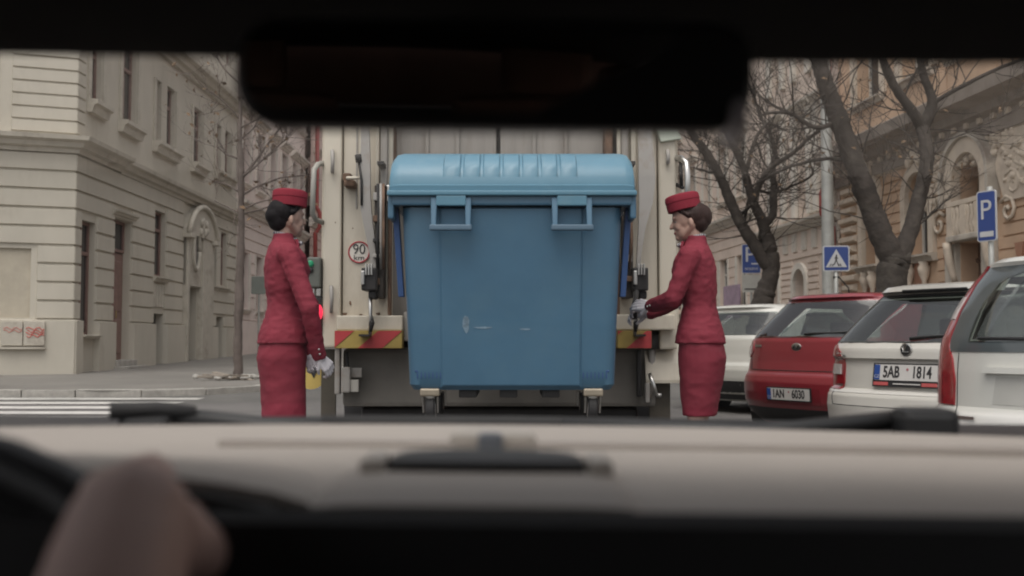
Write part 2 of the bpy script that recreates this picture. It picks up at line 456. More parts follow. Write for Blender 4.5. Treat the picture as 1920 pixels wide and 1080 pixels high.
MB().box(po[0], po[1], .2, .24, po[2], po[3]).build('door', mat('portal_door', (.16,.14,.12), .6), LB)
for a, b in (('u1','u1'),('u2','u2'),('u3a','u3b'),('u4','u4'),('u5a','u5b')):
    p, q = ops[a], ops[b]; sill(LB, p[0]-.18, q[1]+.18, p[2], m_cream2, .24, .3)
    # flat surround
    MB().box(p[0]-.16, p[0]-.02, -.05, 0, p[2], p[3]).build('window_surround', m_cream2, LB)
    MB().box(q[1]+.02, q[1]+.16, -.05, 0, q[2], q[3]).build('window_surround', m_cream2, LB)
o = ops['w1']; sill(LB, o[0]-.05, o[1]+.05, o[2]+.02, m_cream2, .2, .1)
o = ops['w2']; sill(LB, o[0]-.08, o[1]+.08, o[2], m_cream2, .16, .14)
o = ops['w3a']; sill(LB, tw[0]-.08, tw[1]+.08, tw[2], m_cream2, .16, .14)
o = ops['door']; cornice(LB, 'door_hood', o[0]-.18, o[1]+.18, std_prof(o[3]+.02, o[3]+.2, .16), m_cream2)
# relief slats under window
for i in range(4):
    a = rel[0] + (rel[1]-rel[0])*i/4; MB().frustum(a+.01, a+(rel[1]-rel[0])/4-.02, 0, -.04, rel[2], rel[3], .012).build('relief_slat', m_cream2, LB)
# portal with pediment
zs = FL.px(371, 447)[1]; za = FL.px(371, 390)[1]; pu0, pu1 = pw[0]-.1, pw[1]+.1; pc = (pu0+pu1)/2
MB().box(pu0+.1, po[0]-.08, -.16, .02, -.05, zs).build('pilaster', m_cream2, LB, bevel=.01)
MB().box(po[1]+.08, pu1-.1, -.16, .02, -.05, zs).build('pilaster', m_cream2, LB, bevel=.01)
MB().box(pu0+.1, pu1-.1, -.10, .02, po[3]+.02, zs-.01).build('portal_panel', m_cream2, LB)
mb = MB()
N = 12; r = (pu1-pu0)/2; h = za - zs
outer = [(pc - r*1.0*math.cos(math.pi*k/N), zs + h*math.sin(math.pi*k/N)**1.3) for k in range(N+1)]
mb.prism(outer, 'y', -.20, .02); mb.build('pediment', m_cream2, LB)
mb = MB(); mb.tube([(p[0], -.22, p[1]) for p in outer], .085, 6); mb.build('pediment_moulding', m_cream2, LB, smooth=True)
mb = MB(); mb.box(pu0-.05, pu0+.35, -.30, 0, zs-.12, zs+.02); mb.build('capital', m_cream2, LB, bevel=.02)
mb = MB(); mb.box(pu1-.35, pu1+.05, -.30, 0, zs-.12, zs+.02); mb.build('capital', m_cream2, LB, bevel=.02)
ow = FL.rect(355, 365, 452, 490); oc = ((ow[0]+ow[1])/2, (ow[2]+ow[3])/2)
mb = MB(); mb.tube([(oc[0]+.3*math.cos(a), -.12, oc[1]+.55*math.sin(a)) for a in [2*math.pi*k/20 for k in range(21)]], .07, 6); mb.build('oval_surround', m_cream2, LB, smooth=True)
mb = MB(); mb.prism([(oc[0]+.27*math.cos(a), oc[1]+.52*math.sin(a)) for a in [2*math.pi*k/20 for k in range(20)]], 'y', -.115, -.09); mb.build('oval_window', m_pane, LB)
mb = MB()
for k in range(9): mb.ell((pc + random.uniform(-.35,.35), -.2, zs + random.uniform(.1,.55)*h), (.13,.07,.13), nu=8, nv=6)
mb.build('carved_ornament', m_cream2, LB, smooth=True)
# chamfered corner wing: own frame, same building
Ach = Vector((A.x, A.y, A.z)); dch = Vector((1.4, .5, 0)).normalized(); CH = 9.0
Pch = Ach - dch*CH
FC = Fac(None, Pch, dch)
Mch = Matrix.Translation(Pch) @ Matrix.Rotation(math.atan2(dch.y, dch.x), 4, 'Z')
Mloc = Matrix.Translation(A) @ Matrix.Rotation(math.atan2(dL[1], dL[0]), 4, 'Z')
before = set(bpy.data.objects)
blind = FC.rect(4, 57, 465, 596)
blind = (blind[1]-1.15, blind[1], blind[2], blind[3])
upw = (CH-5.0, CH-3.8, zc1+.9, zc1+3.2)
mb = MB(); wall_mesh(mb, 0, CH, -.6, 13.5, [blind, upw], 0, .1)
mb.quad((0,0,-.6),(0,0,13.5),(0,6,13.5),(0,6,-.6)); mb.build('corner_wall', m_cream, None, fixn=False)
courses(None, 0, CH+.034, bands, [blind], m_cream, p=.05, gap=.035, pad=.12)
courses(None, 0, CH+.085, [(-.55, zpl)], [], m_cream, p=.13, gap=.004, ins=.02, name='plinth_block')
cornice(None, 'string_cornice', 0, CH, std_prof(zc0, zc1, .42), m_cream2, m1=.70)
cornice(None, 'roof_cornice', 0, CH, std_prof(13.0, 13.7, .8), m_cream2, m1=.70)
up = [(zc1+.05+i*.27, zc1+.05+(i+1)*.27) for i in range(14)]
courses(None, CH-1.25, CH+.027, up, [], m_cream, p=.04, gap=.025)
courses(None, 0, CH-1.5, up, [upw], m_cream, p=.03, gap=.025, pad=.15)
window(None, upw[0], upw[1], upw[2], upw[3], .1, m_brown, 1, .68)
MB().box(blind[0], blind[1], .06, .09, blind[2], blind[3]).build('blind_panel', mat('blind_panel', (.46,.41,.33), .8), None)
# two meter boxes with red scrawl
m_graf = mat('red_graffiti', (.55,.12,.10), .7)
b0 = FC.rect(46, 85, 603, 648); w = b0[1]-b0[0]
for k in range(2):
    bx = MB(); u1_ = b0[1]-k*(w+.02); bx.box(u1_-w, u1_, -.20, -.13, b0[2], b0[3]); bo = bx.build('meter_box', m_cream2, None, bevel=.01)
    g = MB(); cx = u1_-w*.45; cz = b0[3]-.15
    for j in range(4 if k == 0 else 2):
        pts = [(cx-.16+.32*t/7+random.uniform(-.02,.02), -.204, cz-.05*j+.03*math.sin(t*1.7+j)) for t in range(8)]
        g.tube(pts, .010 if k == 0 else .006, 5)
    g.build('graffiti', m_graf, bo)
MB().box(b0[1]-2*w-.1, b0[1]+.02, -.24, -.13, b0[2]-.07, b0[2]-.03).build('ledge', m_cream2, None)
MI = Mloc.inverted() @ Mch
for o in set(bpy.data.objects) - before:
    if o.parent is None:
        o.parent = LB; o.matrix_basis = MI
# roof
MB().add([(0,-.7,13.7),(UL1,-.7,13.7),(UL1,5,17),(0,5,17)], [(0,1,2,3)]).build('roof', mat('roof_tiles', (.22,.10,.07), .8, var=.25, scale=8), LB)

# ================================================================ STREET FRONTS BEHIND (left)
def simple_front(name, P0, d, length, label, m, m2, axes, zc, floors, wh, ww, group=None, pane_frames=m_brown, zwin=1.6, hwin=2.0, base_mat=None):
    root, F = frame_of(name, P0, d, label=label, cat='building', group=group)
    ops_g = []; ops_u = []
    for a in axes:
        ops_g.append((a-ww/2, a+ww/2, zwin, zwin+hwin))
        for f in range(floors): ops_u.append((a-ww/2, a+ww/2, zc+1.0+f*3.9, zc+1.0+f*3.9+wh))
    top = zc + 3.9*floors + .6
    mb = MB(); wall_mesh(mb, 0, length, -.6, top, ops_g+ops_u, 0, .3); mb.build('wall', m, root, fixn=False)
    mb2 = MB(); mb2.box(0, length, .45, 9, -.6, top-.02); mb2.build('rear_wall', m, root)
    nb = max(4, round((zc-1.2)/.42)); bands = [(1.2+(zc-.1-1.2)*i/nb, 1.2+(zc-.1-1.2)*(i+1)/nb) for i in range(nb)]
    courses(root, .01, length-.01, bands, ops_g, base_mat or m, p=.04, gap=.03, pad=.12)
    courses(root, .0, length, [(-.55, 1.2)], [], base_mat or m2, p=.1, gap=.002, name='plinth_block')
    cornice(root, 'string_cornice', 0, length, std_prof(zc-.05, zc+.35, .35), m2)
    cornice(root, 'roof_cornice', 0, length, std_prof(top-.1, top+.6, .7), m2)
    for o in ops_g+ops_u:
        window(root, o[0], o[1], o[2], o[3], .26, pane_frames, 1, .7); sill(root, o[0]-.12, o[1]+.12, o[2], m2, .16, .15)
        for s_, e_ in ((o[0]-.18, o[0]-.02), (o[1]+.02, o[1]+.18)): MB().box(s_, e_, -.06, 0, o[2], o[3]).build('window_surround', m2, root)
    for o in ops_u:
        cornice(root, 'window_hood', o[0]-.25, o[1]+.25, std_prof(o[3]+.15, o[3]+.42, .28), m2)
    MB().add([(0,-.6,top+.6),(length,-.6,top+.6),(length,5,top+3.5),(0,5,top+3.5)], [(0,1,2,3)]).build('roof', MATS['roof_tiles'], root)
    return root, F
m_pink = mat('pale_pink_render', (.70,.60,.555), .85, var=.08, scale=1, stain=(.60,.51,.46), stain_scale=.5)
m_pink2 = mat('pale_stone_trim', (.66,.60,.545), .85, var=.10, scale=2)
m_rosep = mat('dusty_pink_plinth', (.40,.31,.28), .85, var=.1)
def lpt(Y): 
    return Vector((A.x + dL[0]*(Y-A.y), Y, gz(Y)+.12))
P1 = lpt(A.y+UL1+.05)
simple_front('town_house', P1, dL, 12, 'pale pink town house next to the cream corner building', m_pink, m_pink2, [1.2, 3.3, 5.4, 7.5, 9.6, 11.2], 5.0, 3, 2.2, 1.1, base_mat=m_pink)
P2 = lpt(P1.y+12.05); P2.x += .25
TH2, FT2 = simple_front('town_house', P2, dL, 24, 'rose and cream town house farther along beyond the pale pink one', mat('rose_render', (.62,.47,.42), .85, var=.1), m_pink2, [1.5+2.4*k for k in range(9)], 5.6, 3, 2.3, 1.15)
m_redpipe = mat('red_downpipe', (.30,.05,.045), .4, var=.1)
mb = MB(); mb.tube([(.0,-.25,-.1),(.0,-.25,5.2),(.0,-.45,5.5),(.0,-.45,6.1),(.0,-.3,6.4),(.0,-.3,15)], .10, 8); mb.build('downpipe', m_redpipe, TH2, smooth=True)

# ================================================================ RIGHT BUILDINGS
m_or = mat('orange_render', (.54,.375,.26), .85, var=.07, scale=1.1, bump=.12, bscale=40, stain=(.46,.32,.222), stain_scale=.5)
m_orl = mat('sand_stucco', (.60,.51,.415), .85, var=.12, scale=2.2, stain=(.45,.37,.30), stain_scale=1.3)
m_stone = mat('grey_stone_trim', (.48,.43,.37), .85, var=.15, scale=2.5, stain=(.26,.22,.19), stain_scale=1.2)
m_corn = mat('weathered_cornice', (.30,.255,.22), .85, var=.18, scale=2, stain=(.17,.145,.125), stain_scale=.9)
dR = Vector((.0974, -1, 0)).normalized()
def rpt(Y): return Vector((10.5 - .0974*(Y-23.4), Y, gz(Y)+.12))
Pp = rpt(30.8)
RB, FR = frame_of('ornate_building', Pp, dR, label='orange rendered ornate town house with an arched portal and heavy cornice', cat='building')
LR = 17.0
zk0 = FR.px(1759, 250)[1]; zk1 = FR.px(1753, 209)[1]
wA = FR.rect(1704, 1747, 322, 478); wB = FR.rect(1622, 1648, 340, 497)
pA = FR.rect(1799, 1853, 285, 382); dA = FR.rect(1803, 1850, 452, 620)
dA = (dA[0], dA[1], -.05, dA[3])
wC = (pA[1]+2.4, pA[1]+4.0, wA[2], wA[3])
RO = [(*wA, 'arch'), (*wB, 'arch'), (*pA, 'arch'), dA, (*wC, 'arch')]
upf = []
for c in ((wA[0]+wA[1])/2, (wB[0]+wB[1])/2, (pA[0]+pA[1])/2, (wC[0]+wC[1])/2):
    for f in range(2): upf.append((c-.75, c+.75, zk1+1.1+4.2*f, zk1+3.6+4.2*f))
mb = MB(); wall_mesh(mb, 0, LR, -.6, zk1+9.2, RO+upf, 0, .45)
mb.quad((LR,0,-.6),(LR,6,-.6),(LR,6,zk1+9),(LR,0,zk1+9)); mb.build('wall', m_or, RB, fixn=False)
back_mass(RB, 0, LR-.02, zk1+9, 9, m_or, .6)
np_ = 14; zb0 = 1.1; zbt = zk0 - .55
bandsR = [(zb0 + (zbt-zb0)*i/np_, zb0 + (zbt-zb0)*(i+1)/np_) for i in range(np_)]
trim = [(wA[0]-.28, wA[1]+.28, wA[2]-1.1, wA[3]+.3), (wB[0]-.28, wB[1]+.28, wB[2]-1.1, wB[3]+.3), (pA[0]-.55, pA[1]+.55, dA[3], pA[3]+.4), (dA[0]-.55, dA[1]+.55, -1, dA[3]+.2), (wC[0]-.28, wC[1]+.28, wC[2]-.3, wC[3]+.3)]
courses(RB, 1.3, LR-.05, bandsR, trim, m_or, p=.035, gap=.03)
courses(RB, 0.02, LR, [(-.55, zb0)], trim[3:4], m_stone, p=.12, gap=.01, name='plinth_block')
for i, (za_, zb_) in enumerate(bandsR):       # rusticated corner pier by the downpipe
    MB().frustum(.3 if i % 2 else .1, 1.1 if i % 2 else 1.26, 0, -.16, za_+.03, zb_-.03, .05).build('quoin', m_orl, RB)
cornice(RB, 'string_cornice', -.1, LR, [(.05,zk0-.5), (-.12,zk0-.5), (-.16,zk0-.12), (-.34,zk0-.05), (-.40,zk0+.12), (-.78,zk0+.22), (-.84,zk1-.08), (-.70,zk1), (.05,zk1+.12)], m_corn)
cornice(RB, 'string_cornice', 0, LR, std_prof(zk0-.56, zk0-.51, .1), m_orl)
for k in range(int(LR/.55)):
    MB().box(.2+k*.55, .36+k*.55, -.22, -.1, zk0-.22, zk0-.08).build('dentil', m_orl, RB)
def arch_trim(o, w, out, m, name='arch_surround', root=None, z_lo=None):
    a, b, c, d = o[:4]; r = (b-a)/2; zs_ = d - min(r, d-c-.05); h = d-zs_; cx = (a+b)/2; N = 12
    inner = [(a, z_lo if z_lo is not None else c)] + [(cx-r*math.cos(math.pi*k/N), zs_+h*math.sin(math.pi*k/N)) for k in range(N+1)] + [(b, z_lo if z_lo is not None else c)]
    oute = [(a-w, inner[0][1])] + [(cx-(r+w)*math.cos(math.pi*k/N), zs_+(h+w)*math.sin(math.pi*k/N)) for k in range(N+1)] + [(b+w, inner[0][1])]
    mb = MB()
    for i in range(len(inner)-1):
        p, q, P_, Q_ = inner[i], inner[i+1], oute[i], oute[i+1]
        mb.add([(p[0],-out,p[1]),(q[0],-out,q[1]),(Q_[0],-out,Q_[1]),(P_[0],-out,P_[1]),(p[0],.02,p[1]),(q[0],.02,q[1]),(Q_[0],.02,Q_[1]),(P_[0],.02,P_[1])],
               [(0,1,2,3),(0,4,5,1),(3,2,6,7)])
    mb.build(name, m, root)
for o in (wA, wB, wC):
    arch_trim(o, .24, .12, m_orl, root=RB)
    window(RB, o[0]+.02, o[1]-.02, o[2], o[3], .4, m_whitef, 1, .62, fw=.09)
    sill(RB, o[0]-.3, o[1]+.3, o[2], m_stone, .3, .2)
    for s_ in (o[0]+.05, o[1]-.35):     # corbel vases below the sill
        MB().lathe([(.03,-.85),(.07,-.78),(.06,-.68),(.13,-.52),(.16,-.36),(.11,-.28),(.14,-.2)], 10, Matrix.Translation((s_+.15, -.12, o[2]))).build('corbel', m_orl, RB, smooth=True)
    MB().box((o[0]+o[1])/2-.28, (o[0]+o[1])/2+.28, -.04, 0, o[2]-1.05, o[2]-.2).build('apron_panel', mat('apron_terracotta', (.33,.17,.11), .8), RB)
    # keystone with shell
    k = MB(); cx = (o[0]+o[1])/2
    for j in range(5): k.ell((cx+(j-2)*.13, -.16, o[3]+.28+.09*(2-abs(j-2))), (.09,.09,.16), nu=8, nv=6)
    k.build('keystone', m_orl, RB, smooth=True)
# upper storey windows
for o in upf:
    window(RB, o[0], o[1], o[2], o[3], .4, m_whitef, 1, .66, fw=.09); sill(RB, o[0]-.2, o[1]+.2, o[2], m_stone, .25, .2)
    for s_, e_ in ((o[0]-.32, o[0]-.02), (o[1]+.02, o[1]+.32)): MB().box(s_, e_, -.1, 0, o[2], o[3]).build('window_surround', m_orl, RB, bevel=.02)
    cornice(RB, 'window_hood', o[0]-.4, o[1]+.4, std_prof(o[3]+.12, o[3]+.5, .35), m_orl)
for c, d in ((zk1+.25, zk1+.95), (zk1+4.3, zk1+5.0)):
    courses(RB, .05, LR-.1, [(c, d)], [], m_or, p=.05, gap=.05, maxlen=2.0, name='frieze_panel')
# portal: loggia window in the arch, balustrade, door, carved ornament
arch_trim(pA, .34, .22, m_orl, root=RB)
arch_trim((pA[0]-.36, pA[1]+.36, pA[2], pA[3]+.36), .10, .30, m_stone, root=RB)
window(RB, pA[0]+.05, pA[1]-.05, pA[2], pA[3], .55, m_brown, 1, .6, fw=.1)
bz0, bz1 = dA[3]+.12, pA[2]+.1
MB().box(pA[0]-.12, pA[1]+.2, -.32, 0, dA[3]+.02, dA[3]+.16).build('balcony_slab', m_stone, RB, bevel=.03)
MB().box(pA[0]-.1, pA[1]+.18, -.30, -.14, bz1-.12, bz1).build('balcony_rail', m_orl, RB, bevel=.02)
for k in range(9):
    u = pA[0]+.04 + (pA[1]-pA[0]-.02)*k/8
    hh = bz1-.12-bz0
    if k in (0, 4, 8): MB().box(u-.13, u+.13, -.305, -.13, bz0, bz1-.12).build('balcony_post', m_orl, RB, bevel=.02)
    else: MB().lathe([(.06,0),(.05,.1*hh),(.11,.35*hh),(.05,.7*hh),(.08,.9*hh),(.06,hh)], 8, Matrix.Translation((u,-.22,bz0))).build('baluster', m_orl, RB, smooth=True)
for s_ in (pA[0]-.35, pA[1]+.05):
    pts = [(s_+.25, -.1-.18*math.sin(math.pi*.5*t/6), dA[3]+.02-.9*(1-t/6)) for t in range(7)]
    mb = MB(); mb.tube(pts, [.08+.03*t/6 for t in range(7)], 8); mb.build('bracket', m_orl, RB, smooth=True)
MB().box(dA[0]-.5, dA[0]-.02, -.14, .02, -.1, dA[3]+.01).build('door_jamb', m_stone, RB, bevel=.02)
MB().box(dA[1]+.02, dA[1]+.5, -.14, .02, -.1, dA[3]+.01).build('door_jamb', m_stone, RB, bevel=.02)
m_door = mat('carved_door', (.14,.085,.06), .6, var=.25, scale=5)
db = MB(); db.box(dA[0], dA[1], .42, .5, -.05, dA[3])
for i in range(2):
    a = dA[0] + (dA[1]-dA[0])*(.06+.48*i); b = a + (dA[1]-dA[0])*.40
    db.frustum(a, b, .42, .36, .2, 1.0, .06); db.frustum(a, b, .42, .36, 1.15, 2.2, .06)
dob = db.build('door', m_door, RB)
mb = MB(); c0 = ((dA[0]+dA[1])/2, 2.75)
mb.tube([(c0[0]+.8*math.cos(a), .40, c0[1]+.45*math.sin(a)) for a in [2*math.pi*k/20 for k in range(21)]], .05, 6); mb.build('fanlight_rim', m_door, dob, smooth=True)
orn = random.Random(4)
mb = MB(); cx = (pA[0]+pA[1])/2
for k in range(190):
    a = orn.uniform(-.25, math.pi+.25); rr = orn.uniform(.0, 1)
    u = cx + math.cos(a)*(1.42+.75*rr); z = pA[3]-.62 + math.sin(a)*(1.10+.7*rr)
    if z > zk0-.52: z = zk0-.56-orn.uniform(0,.5)
    mb.ell((u, -.05, z), (orn.uniform(.04,.11), orn.uniform(.06,.13), orn.uniform(.04,.13)), Matrix.Rotation(orn.uniform(0,3), 3, 'Y'), nu=6, nv=5)
for sg in (-1, 1):     # scrolls either side of the arch
    for q in range(3):
        c_u = cx+sg*(1.45+.22*q); c_z = pA[3]-1.5+.55*q; pts = [(c_u+sg*(.02+.028*t)*math.cos(t*.8), -.07, c_z+(.02+.028*t)*math.sin(t*.8)) for t in range(12)]
        mb.tube(pts, .045, 6)
mb.build('carved_ornament', m_orl, RB, smooth=True)
for c in (wA[1]+.9, wA[0]-.9, pA[1]+1.3):
    MB().prism([(c-.16, wA[2]-.1), (c+.16, wA[2]-.1), (c+.02, wA[2]-.75), (c-.02, wA[2]-.75)], 'y', -.13, -.04).build('wedge_ornament', mat('apron_terracotta', (.33,.17,.11), .8), RB)
for c in (pA[1]+1.15, wC[1]+1.0):
    MB().prism([(c-.4, zbt), (c+.4, zbt), (c+.75, zbt-.7), (c+.4, zbt-1.5), (c-.4, zbt-1.5), (c-.75, zbt-.7)], 'y', -.09, 0).build('shield_panel', m_orl, RB)
zk = FR.px(1580, 405)[1]
mb = MB(); mb.tube([(-.15,-.2,-.1),(-.15,-.2,zk-.3),(-.15,-.5,zk+.1),(-.15,-.5,zk+.7),(-.15,-.25,zk+1.2),(-.15,-.25,12)], .10, 8); mb.build('downpipe', m_redpipe, RB, smooth=True)
MB().add([(0,-.9,zk1+9.3),(LR,-.9,zk1+9.3),(LR,6,zk1+13),(0,6,zk1+13)], [(0,1,2,3)]).build('roof', MATS['roof_tiles'], RB)
cornice(RB, 'roof_cornice', 0, LR, std_prof(zk1+8.7, zk1+9.4, .8), m_corn)

# pale building beyond the downpipe
m_pale = mat('pale_peach_render', (.64,.535,.46), .85, var=.07, scale=1, stain=(.52,.43,.36), stain_scale=.6)
m_pale2 = mat('pale_grey_trim', (.60,.56,.50), .85, var=.12, scale=2)
LQ = 7.6
Q0 = rpt(30.8 + LQ*.9953 + .05)
QB, FQ = frame_of('pale_building', Q0, dR, label='pale peach town house with arched ground windows beside the red downpipe', cat='building')
gA = FQ.rect(1491, 1513, 504, 575); gB = FQ.rect(1448, 1463, 510, 640); gC = FQ.rect(1543, 1562, 508, 572)
gB = (gB[0], gB[1], -.05, gB[3])
zl = FQ.px(1500, 422)[1]
upq = []
for x0, x1 in ((1453,1467), (1499,1515), (1541,1558)):
    r_ = FQ.rect(x0, x1, 300, 408); upq.append((r_[0], r_[1], zl+.45, zl+3.4)); upq.append((r_[0], r_[1], zl+5, zl+7.4))
mb = MB(); wall_mesh(mb, 0, LQ, -.6, zl+9, [(*gA,'arch'), (*gB,'arch'), gC]+upq, 0, .4); mb.build('wall', m_pale, QB, fixn=False)
back_mass(QB, 0, LQ, zl+8.9, 9, m_pale, .55)
nb = 11; z0_ = 1.0; z1_ = zl-.9
courses(QB, .02, LQ-.02, [(z0_+(z1_-z0_)*i/nb, z0_+(z1_-z0_)*(i+1)/nb) for i in range(nb)], [(gA[0]-.15,gA[1]+.15,-1,gA[3]+.25),(gB[0]-.15,gB[1]+.15,-1,gB[3]+.25),(gC[0]-.3,gC[1]+.3,-1,gC[3]+.4)], m_pale, p=.045, gap=.045, maxlen=None)
cornice(QB, 'string_cornice', 0, LQ, std_prof(zl-.2, zl+.12, .38), m_pale2)
for k in range(9):
    u = .4+k*.85
    for j in range(3): MB().box(u+j*.13, u+.08+j*.13, -.07, 0, zl-.85, zl-.25).build('triglyph', m_pale2, QB)
for o in (gA, gB): arch_trim(o, .2, .1, m_pale2, root=QB)
window(QB, gA[0], gA[1], gA[2], gA[3], .34, m_whitef, 1, .55); window(QB, gC[0], gC[1], gC[2], gC[3], .34, m_whitef, 1, .6)
MB().box(gB[0], gB[1], .36, .4, gB[2], gB[3]).build('door', m_door, QB)
for o in upq:
    window(QB, o[0], o[1], o[2], o[3], .36, m_whitef, 1, .66)
    for s_, e_ in ((o[0]-.45, o[0]-.12), (o[1]+.12, o[1]+.45)):
        MB().box(s_, e_, -.14, 0, o[2]-.2, o[3]+.3).build('pilaster', m_pale2, QB, bevel=.03)
    cornice(QB, 'window_hood', o[0]-.5, o[1]+.5, std_prof(o[3]+.3, o[3]+.6, .3), m_pale2)
cornice(QB, 'roof_cornice', 0, LQ, std_prof(zl+8.4, zl+9.1, .7), m_pale2)
MB().add([(0,-.7,zl+9.1),(LQ,-.7,zl+9.1),(LQ,6,zl+12),(0,6,zl+12)], [(0,1,2,3)]).build('roof', MATS['roof_tiles'], QB)
# farther right front
LS = 24
S0 = rpt(Q0.y + LS*.9953 + .05)
SB, FS = simple_front('peach_building', S0, dR, LS, 'peach town house with dark shop window beyond the pale one', m_pale, m_pale2, [LS-1.6-2.3*k for k in range(9)], 4.9, 3, 2.3, 1.1, pane_frames=m_whitef)
m_poster = mat('poster', (.30,.22,.30), .4, var=.35, scale=2.2)
pr = FS.rect(1361, 1391, 535, 600)
MB().box(pr[0], pr[1], -.10, -.05, pr[2], pr[3]).build('poster_panel', m_poster, SB)
# street closing front far behind the truck
CB, FCB = simple_front('closing_building', Vector((-12, 84, gz(60)+.12)), (1, 0), 30, 'distant pale town house closing the end of the street', m_pink, m_pink2, [1.5+2.6*k for k in range(11)], 5.0, 3, 2.3, 1.2)
# ================================================================ TRUCK
m_tw = mat('truck_cream_paint', (.60,.545,.455), .42, var=.06, scale=1.5, stain=(.36,.30,.23), stain_scale=2.6, stain_lo=.54, stain_hi=.85, stretch=(1,1,.28))
m_tg = mat('grey_steel_plate', (.33,.31,.29), .5, var=.12, scale=3, stain=(.24,.19,.15), stain_scale=3)
m_tp = mat('press_plate', (.29,.265,.24), .5, var=.14, scale=1.2, stain=(.22,.19,.165), stain_scale=2, stretch=(5,1,.4))
m_blk = mat('black_steel', (.025,.023,.023), .5, var=.3, scale=8)
m_rub = mat('black_rubber', (.022,.021,.021), .75, var=.2, scale=10)
m_ol = mat('mud_flap', (.075,.065,.05), .8, var=.25, scale=4)
m_rust = mat('rusty_steel', (.15,.09,.06), .8, var=.4, scale=12)
m_chr = mat('bright_steel', (.55,.54,.52), .28, 1.0, var=.1)
m_hop = mat('hopper_belly', (.19,.175,.155), .7, var=.2, scale=2.5, stain=(.11,.10,.085), stain_scale=1.5)
TY = 7.2
def tX(x, Y=TY): return at(x, 600, Y).x
def tZ(y, Y=TY): return at(960, y, Y).z
TR = empty('refuse_truck', (-.09, TY, 0), label='cream refuse lorry with its rear loader open, holding the blue bin', cat='truck')
def tb(name, x0, x1, y0, y1, yt, yb, m, bevel=.008, parent=None, Y=TY, label=None):
    """px x-range and px y-range at depth Y; y0,y1 offsets behind/ahead of rear plane"""
    a = tX(x0, Y)+.09; b = tX(x1, Y)+.09
    return MB().box(a, b, y0, y1, tZ(yb, Y), tZ(yt, Y)).build(name, m, parent or TR, bevel=bevel, label=label)
def tp(x, y, dy=0):
    p = at(x, y, TY+dy); return Vector((p.x+.09, dy, p.z))
# main body far behind the tail
MB().box(-1.22, 1.22, .55, 4.2, 1.0, 3.45).build('body', m_tw, TR, bevel=.03)
MB().box(-1.05, 1.05, .5, .56, 1.08, 3.42).build('hopper_back', m_tp, TR)
tb('press_plate', 733, 929, .28, .40, -40, 330, m_tp); tb('press_plate', 937, 1139, .28, .40, -40, 330, m_tp)
for x in (790, 850, 1000, 1062): tb('press_rib', x, x+7, .255, .30, -40, 330, m_tp, bevel=.004)
tb('press_gap', 929, 937, .36, .42, -40, 330, m_blk, bevel=0)
tb('hopper_cheek', 1139, 1153, .1, .5, -40, 420, m_rust); tb('hopper_cheek', 716, 733, .1, .5, -40, 420, m_rust)
MB().box(-1.2, 1.2, -.02, .52, 3.3, 3.5).build('tailgate_header', m_tw, TR, bevel=.03)
# columns
tb('tailgate_column', 604, 638, 0, .6, -60, 652, m_tw, .015); tb('tailgate_column', 1237, 1270, 0, .6, -60, 655, m_tw, .015)
tb('tailgate_side', 599, 604, .05, 1.5, -60, 640, m_tw, 0); tb('tailgate_side', 1270, 1275, .05, 1.5, -60, 640, m_tw, 0)
tb('tailgate_panel', 640, 733, .04, .10, -60, 596, m_tw); tb('tailgate_panel', 1160, 1235, .04, .10, -60, 596, m_tw)
tb('panel_rib', 664, 667, .03, .06, -60, 390, m_tg, 0); tb('panel_rib', 1217, 1220, .03, .06, -60, 330, m_tg, 0)
tb('side_rail', 713, 726, -.06, .06, -60, 352, m_tp, .01); tb('side_rail', 1166, 1178, -.06, .06, -60, 352, m_tp, .01)
tb('side_rail', 702, 710, -.02, .06, -60, 352, m_tw, .01); tb('side_rail', 1184, 1194, -.02, .06, -60, 352, m_tw, .01)
# pale corner plate at the top of the right column
mb = MB(); mb.prism([(tX(1226)+.09, tZ(226)), (tX(1258)+.09, tZ(212)), (tX(1279)+.09, tZ(262)), (tX(1240)+.09, tZ(268))], 'y', -.04, .02); mb.build('corner_plate', mat('pale_green_paint', (.50,.54,.46), .4), TR, bevel=.006)
# beams and hazard bars
tb('beam', 634, 757, -.08, .3, 592, 620, m_tw, .01); tb('beam', 1152, 1262, -.08, .3, 590, 619, m_tw, .01)
MB().box(tX(757)+.09, tX(1152)+.09, .0, .3, tZ(640), tZ(585)).build('beam', m_tg, TR, bevel=.01)
m_hy = mat('hazard_yellow', (.36,.26,.07), .55, var=.2, scale=6, stain=(.25,.18,.07), stain_scale=5)
m_hr = mat('hazard_red', (.45,.05,.055), .5, var=.15, scale=6)
def hazard(x0, x1, first):
    bar = tb('hazard_bar', x0, x1, -.10, .02, 620, 653, m_hy, .004)
    a, b = tX(x0)+.09, tX(x1)+.09; z0, z1 = tZ(653), tZ(620); h = z1-z0; sl = h*1.15; w = .165
    u = a + first
    while u < b:
        poly = [(u, z0), (u+w, z0), (u+w+sl, z1), (u+sl, z1)]
        # clip to the bar
        out = []
        for k in range(4):
            p, q = poly[k], poly[(k+1) % 4]
            for t in [i/12 for i in range(12)]: out.append((p[0]+(q[0]-p[0])*t, p[1]+(q[1]-p[1])*t))
        out = [(min(max(p[0], a+.002), b-.002), min(max(p[1], z0+.002), z1-.002)) for p in out]
        if max(p[0] for p in out)-min(p[0] for p in out) > .01:
            MB().prism(out, 'y', -.104, -.099).build('hazard_stripe', m_hr, bar)
        u += 2*w
hazard(632, 757, -.17); hazard(1155, 1218, -.27)
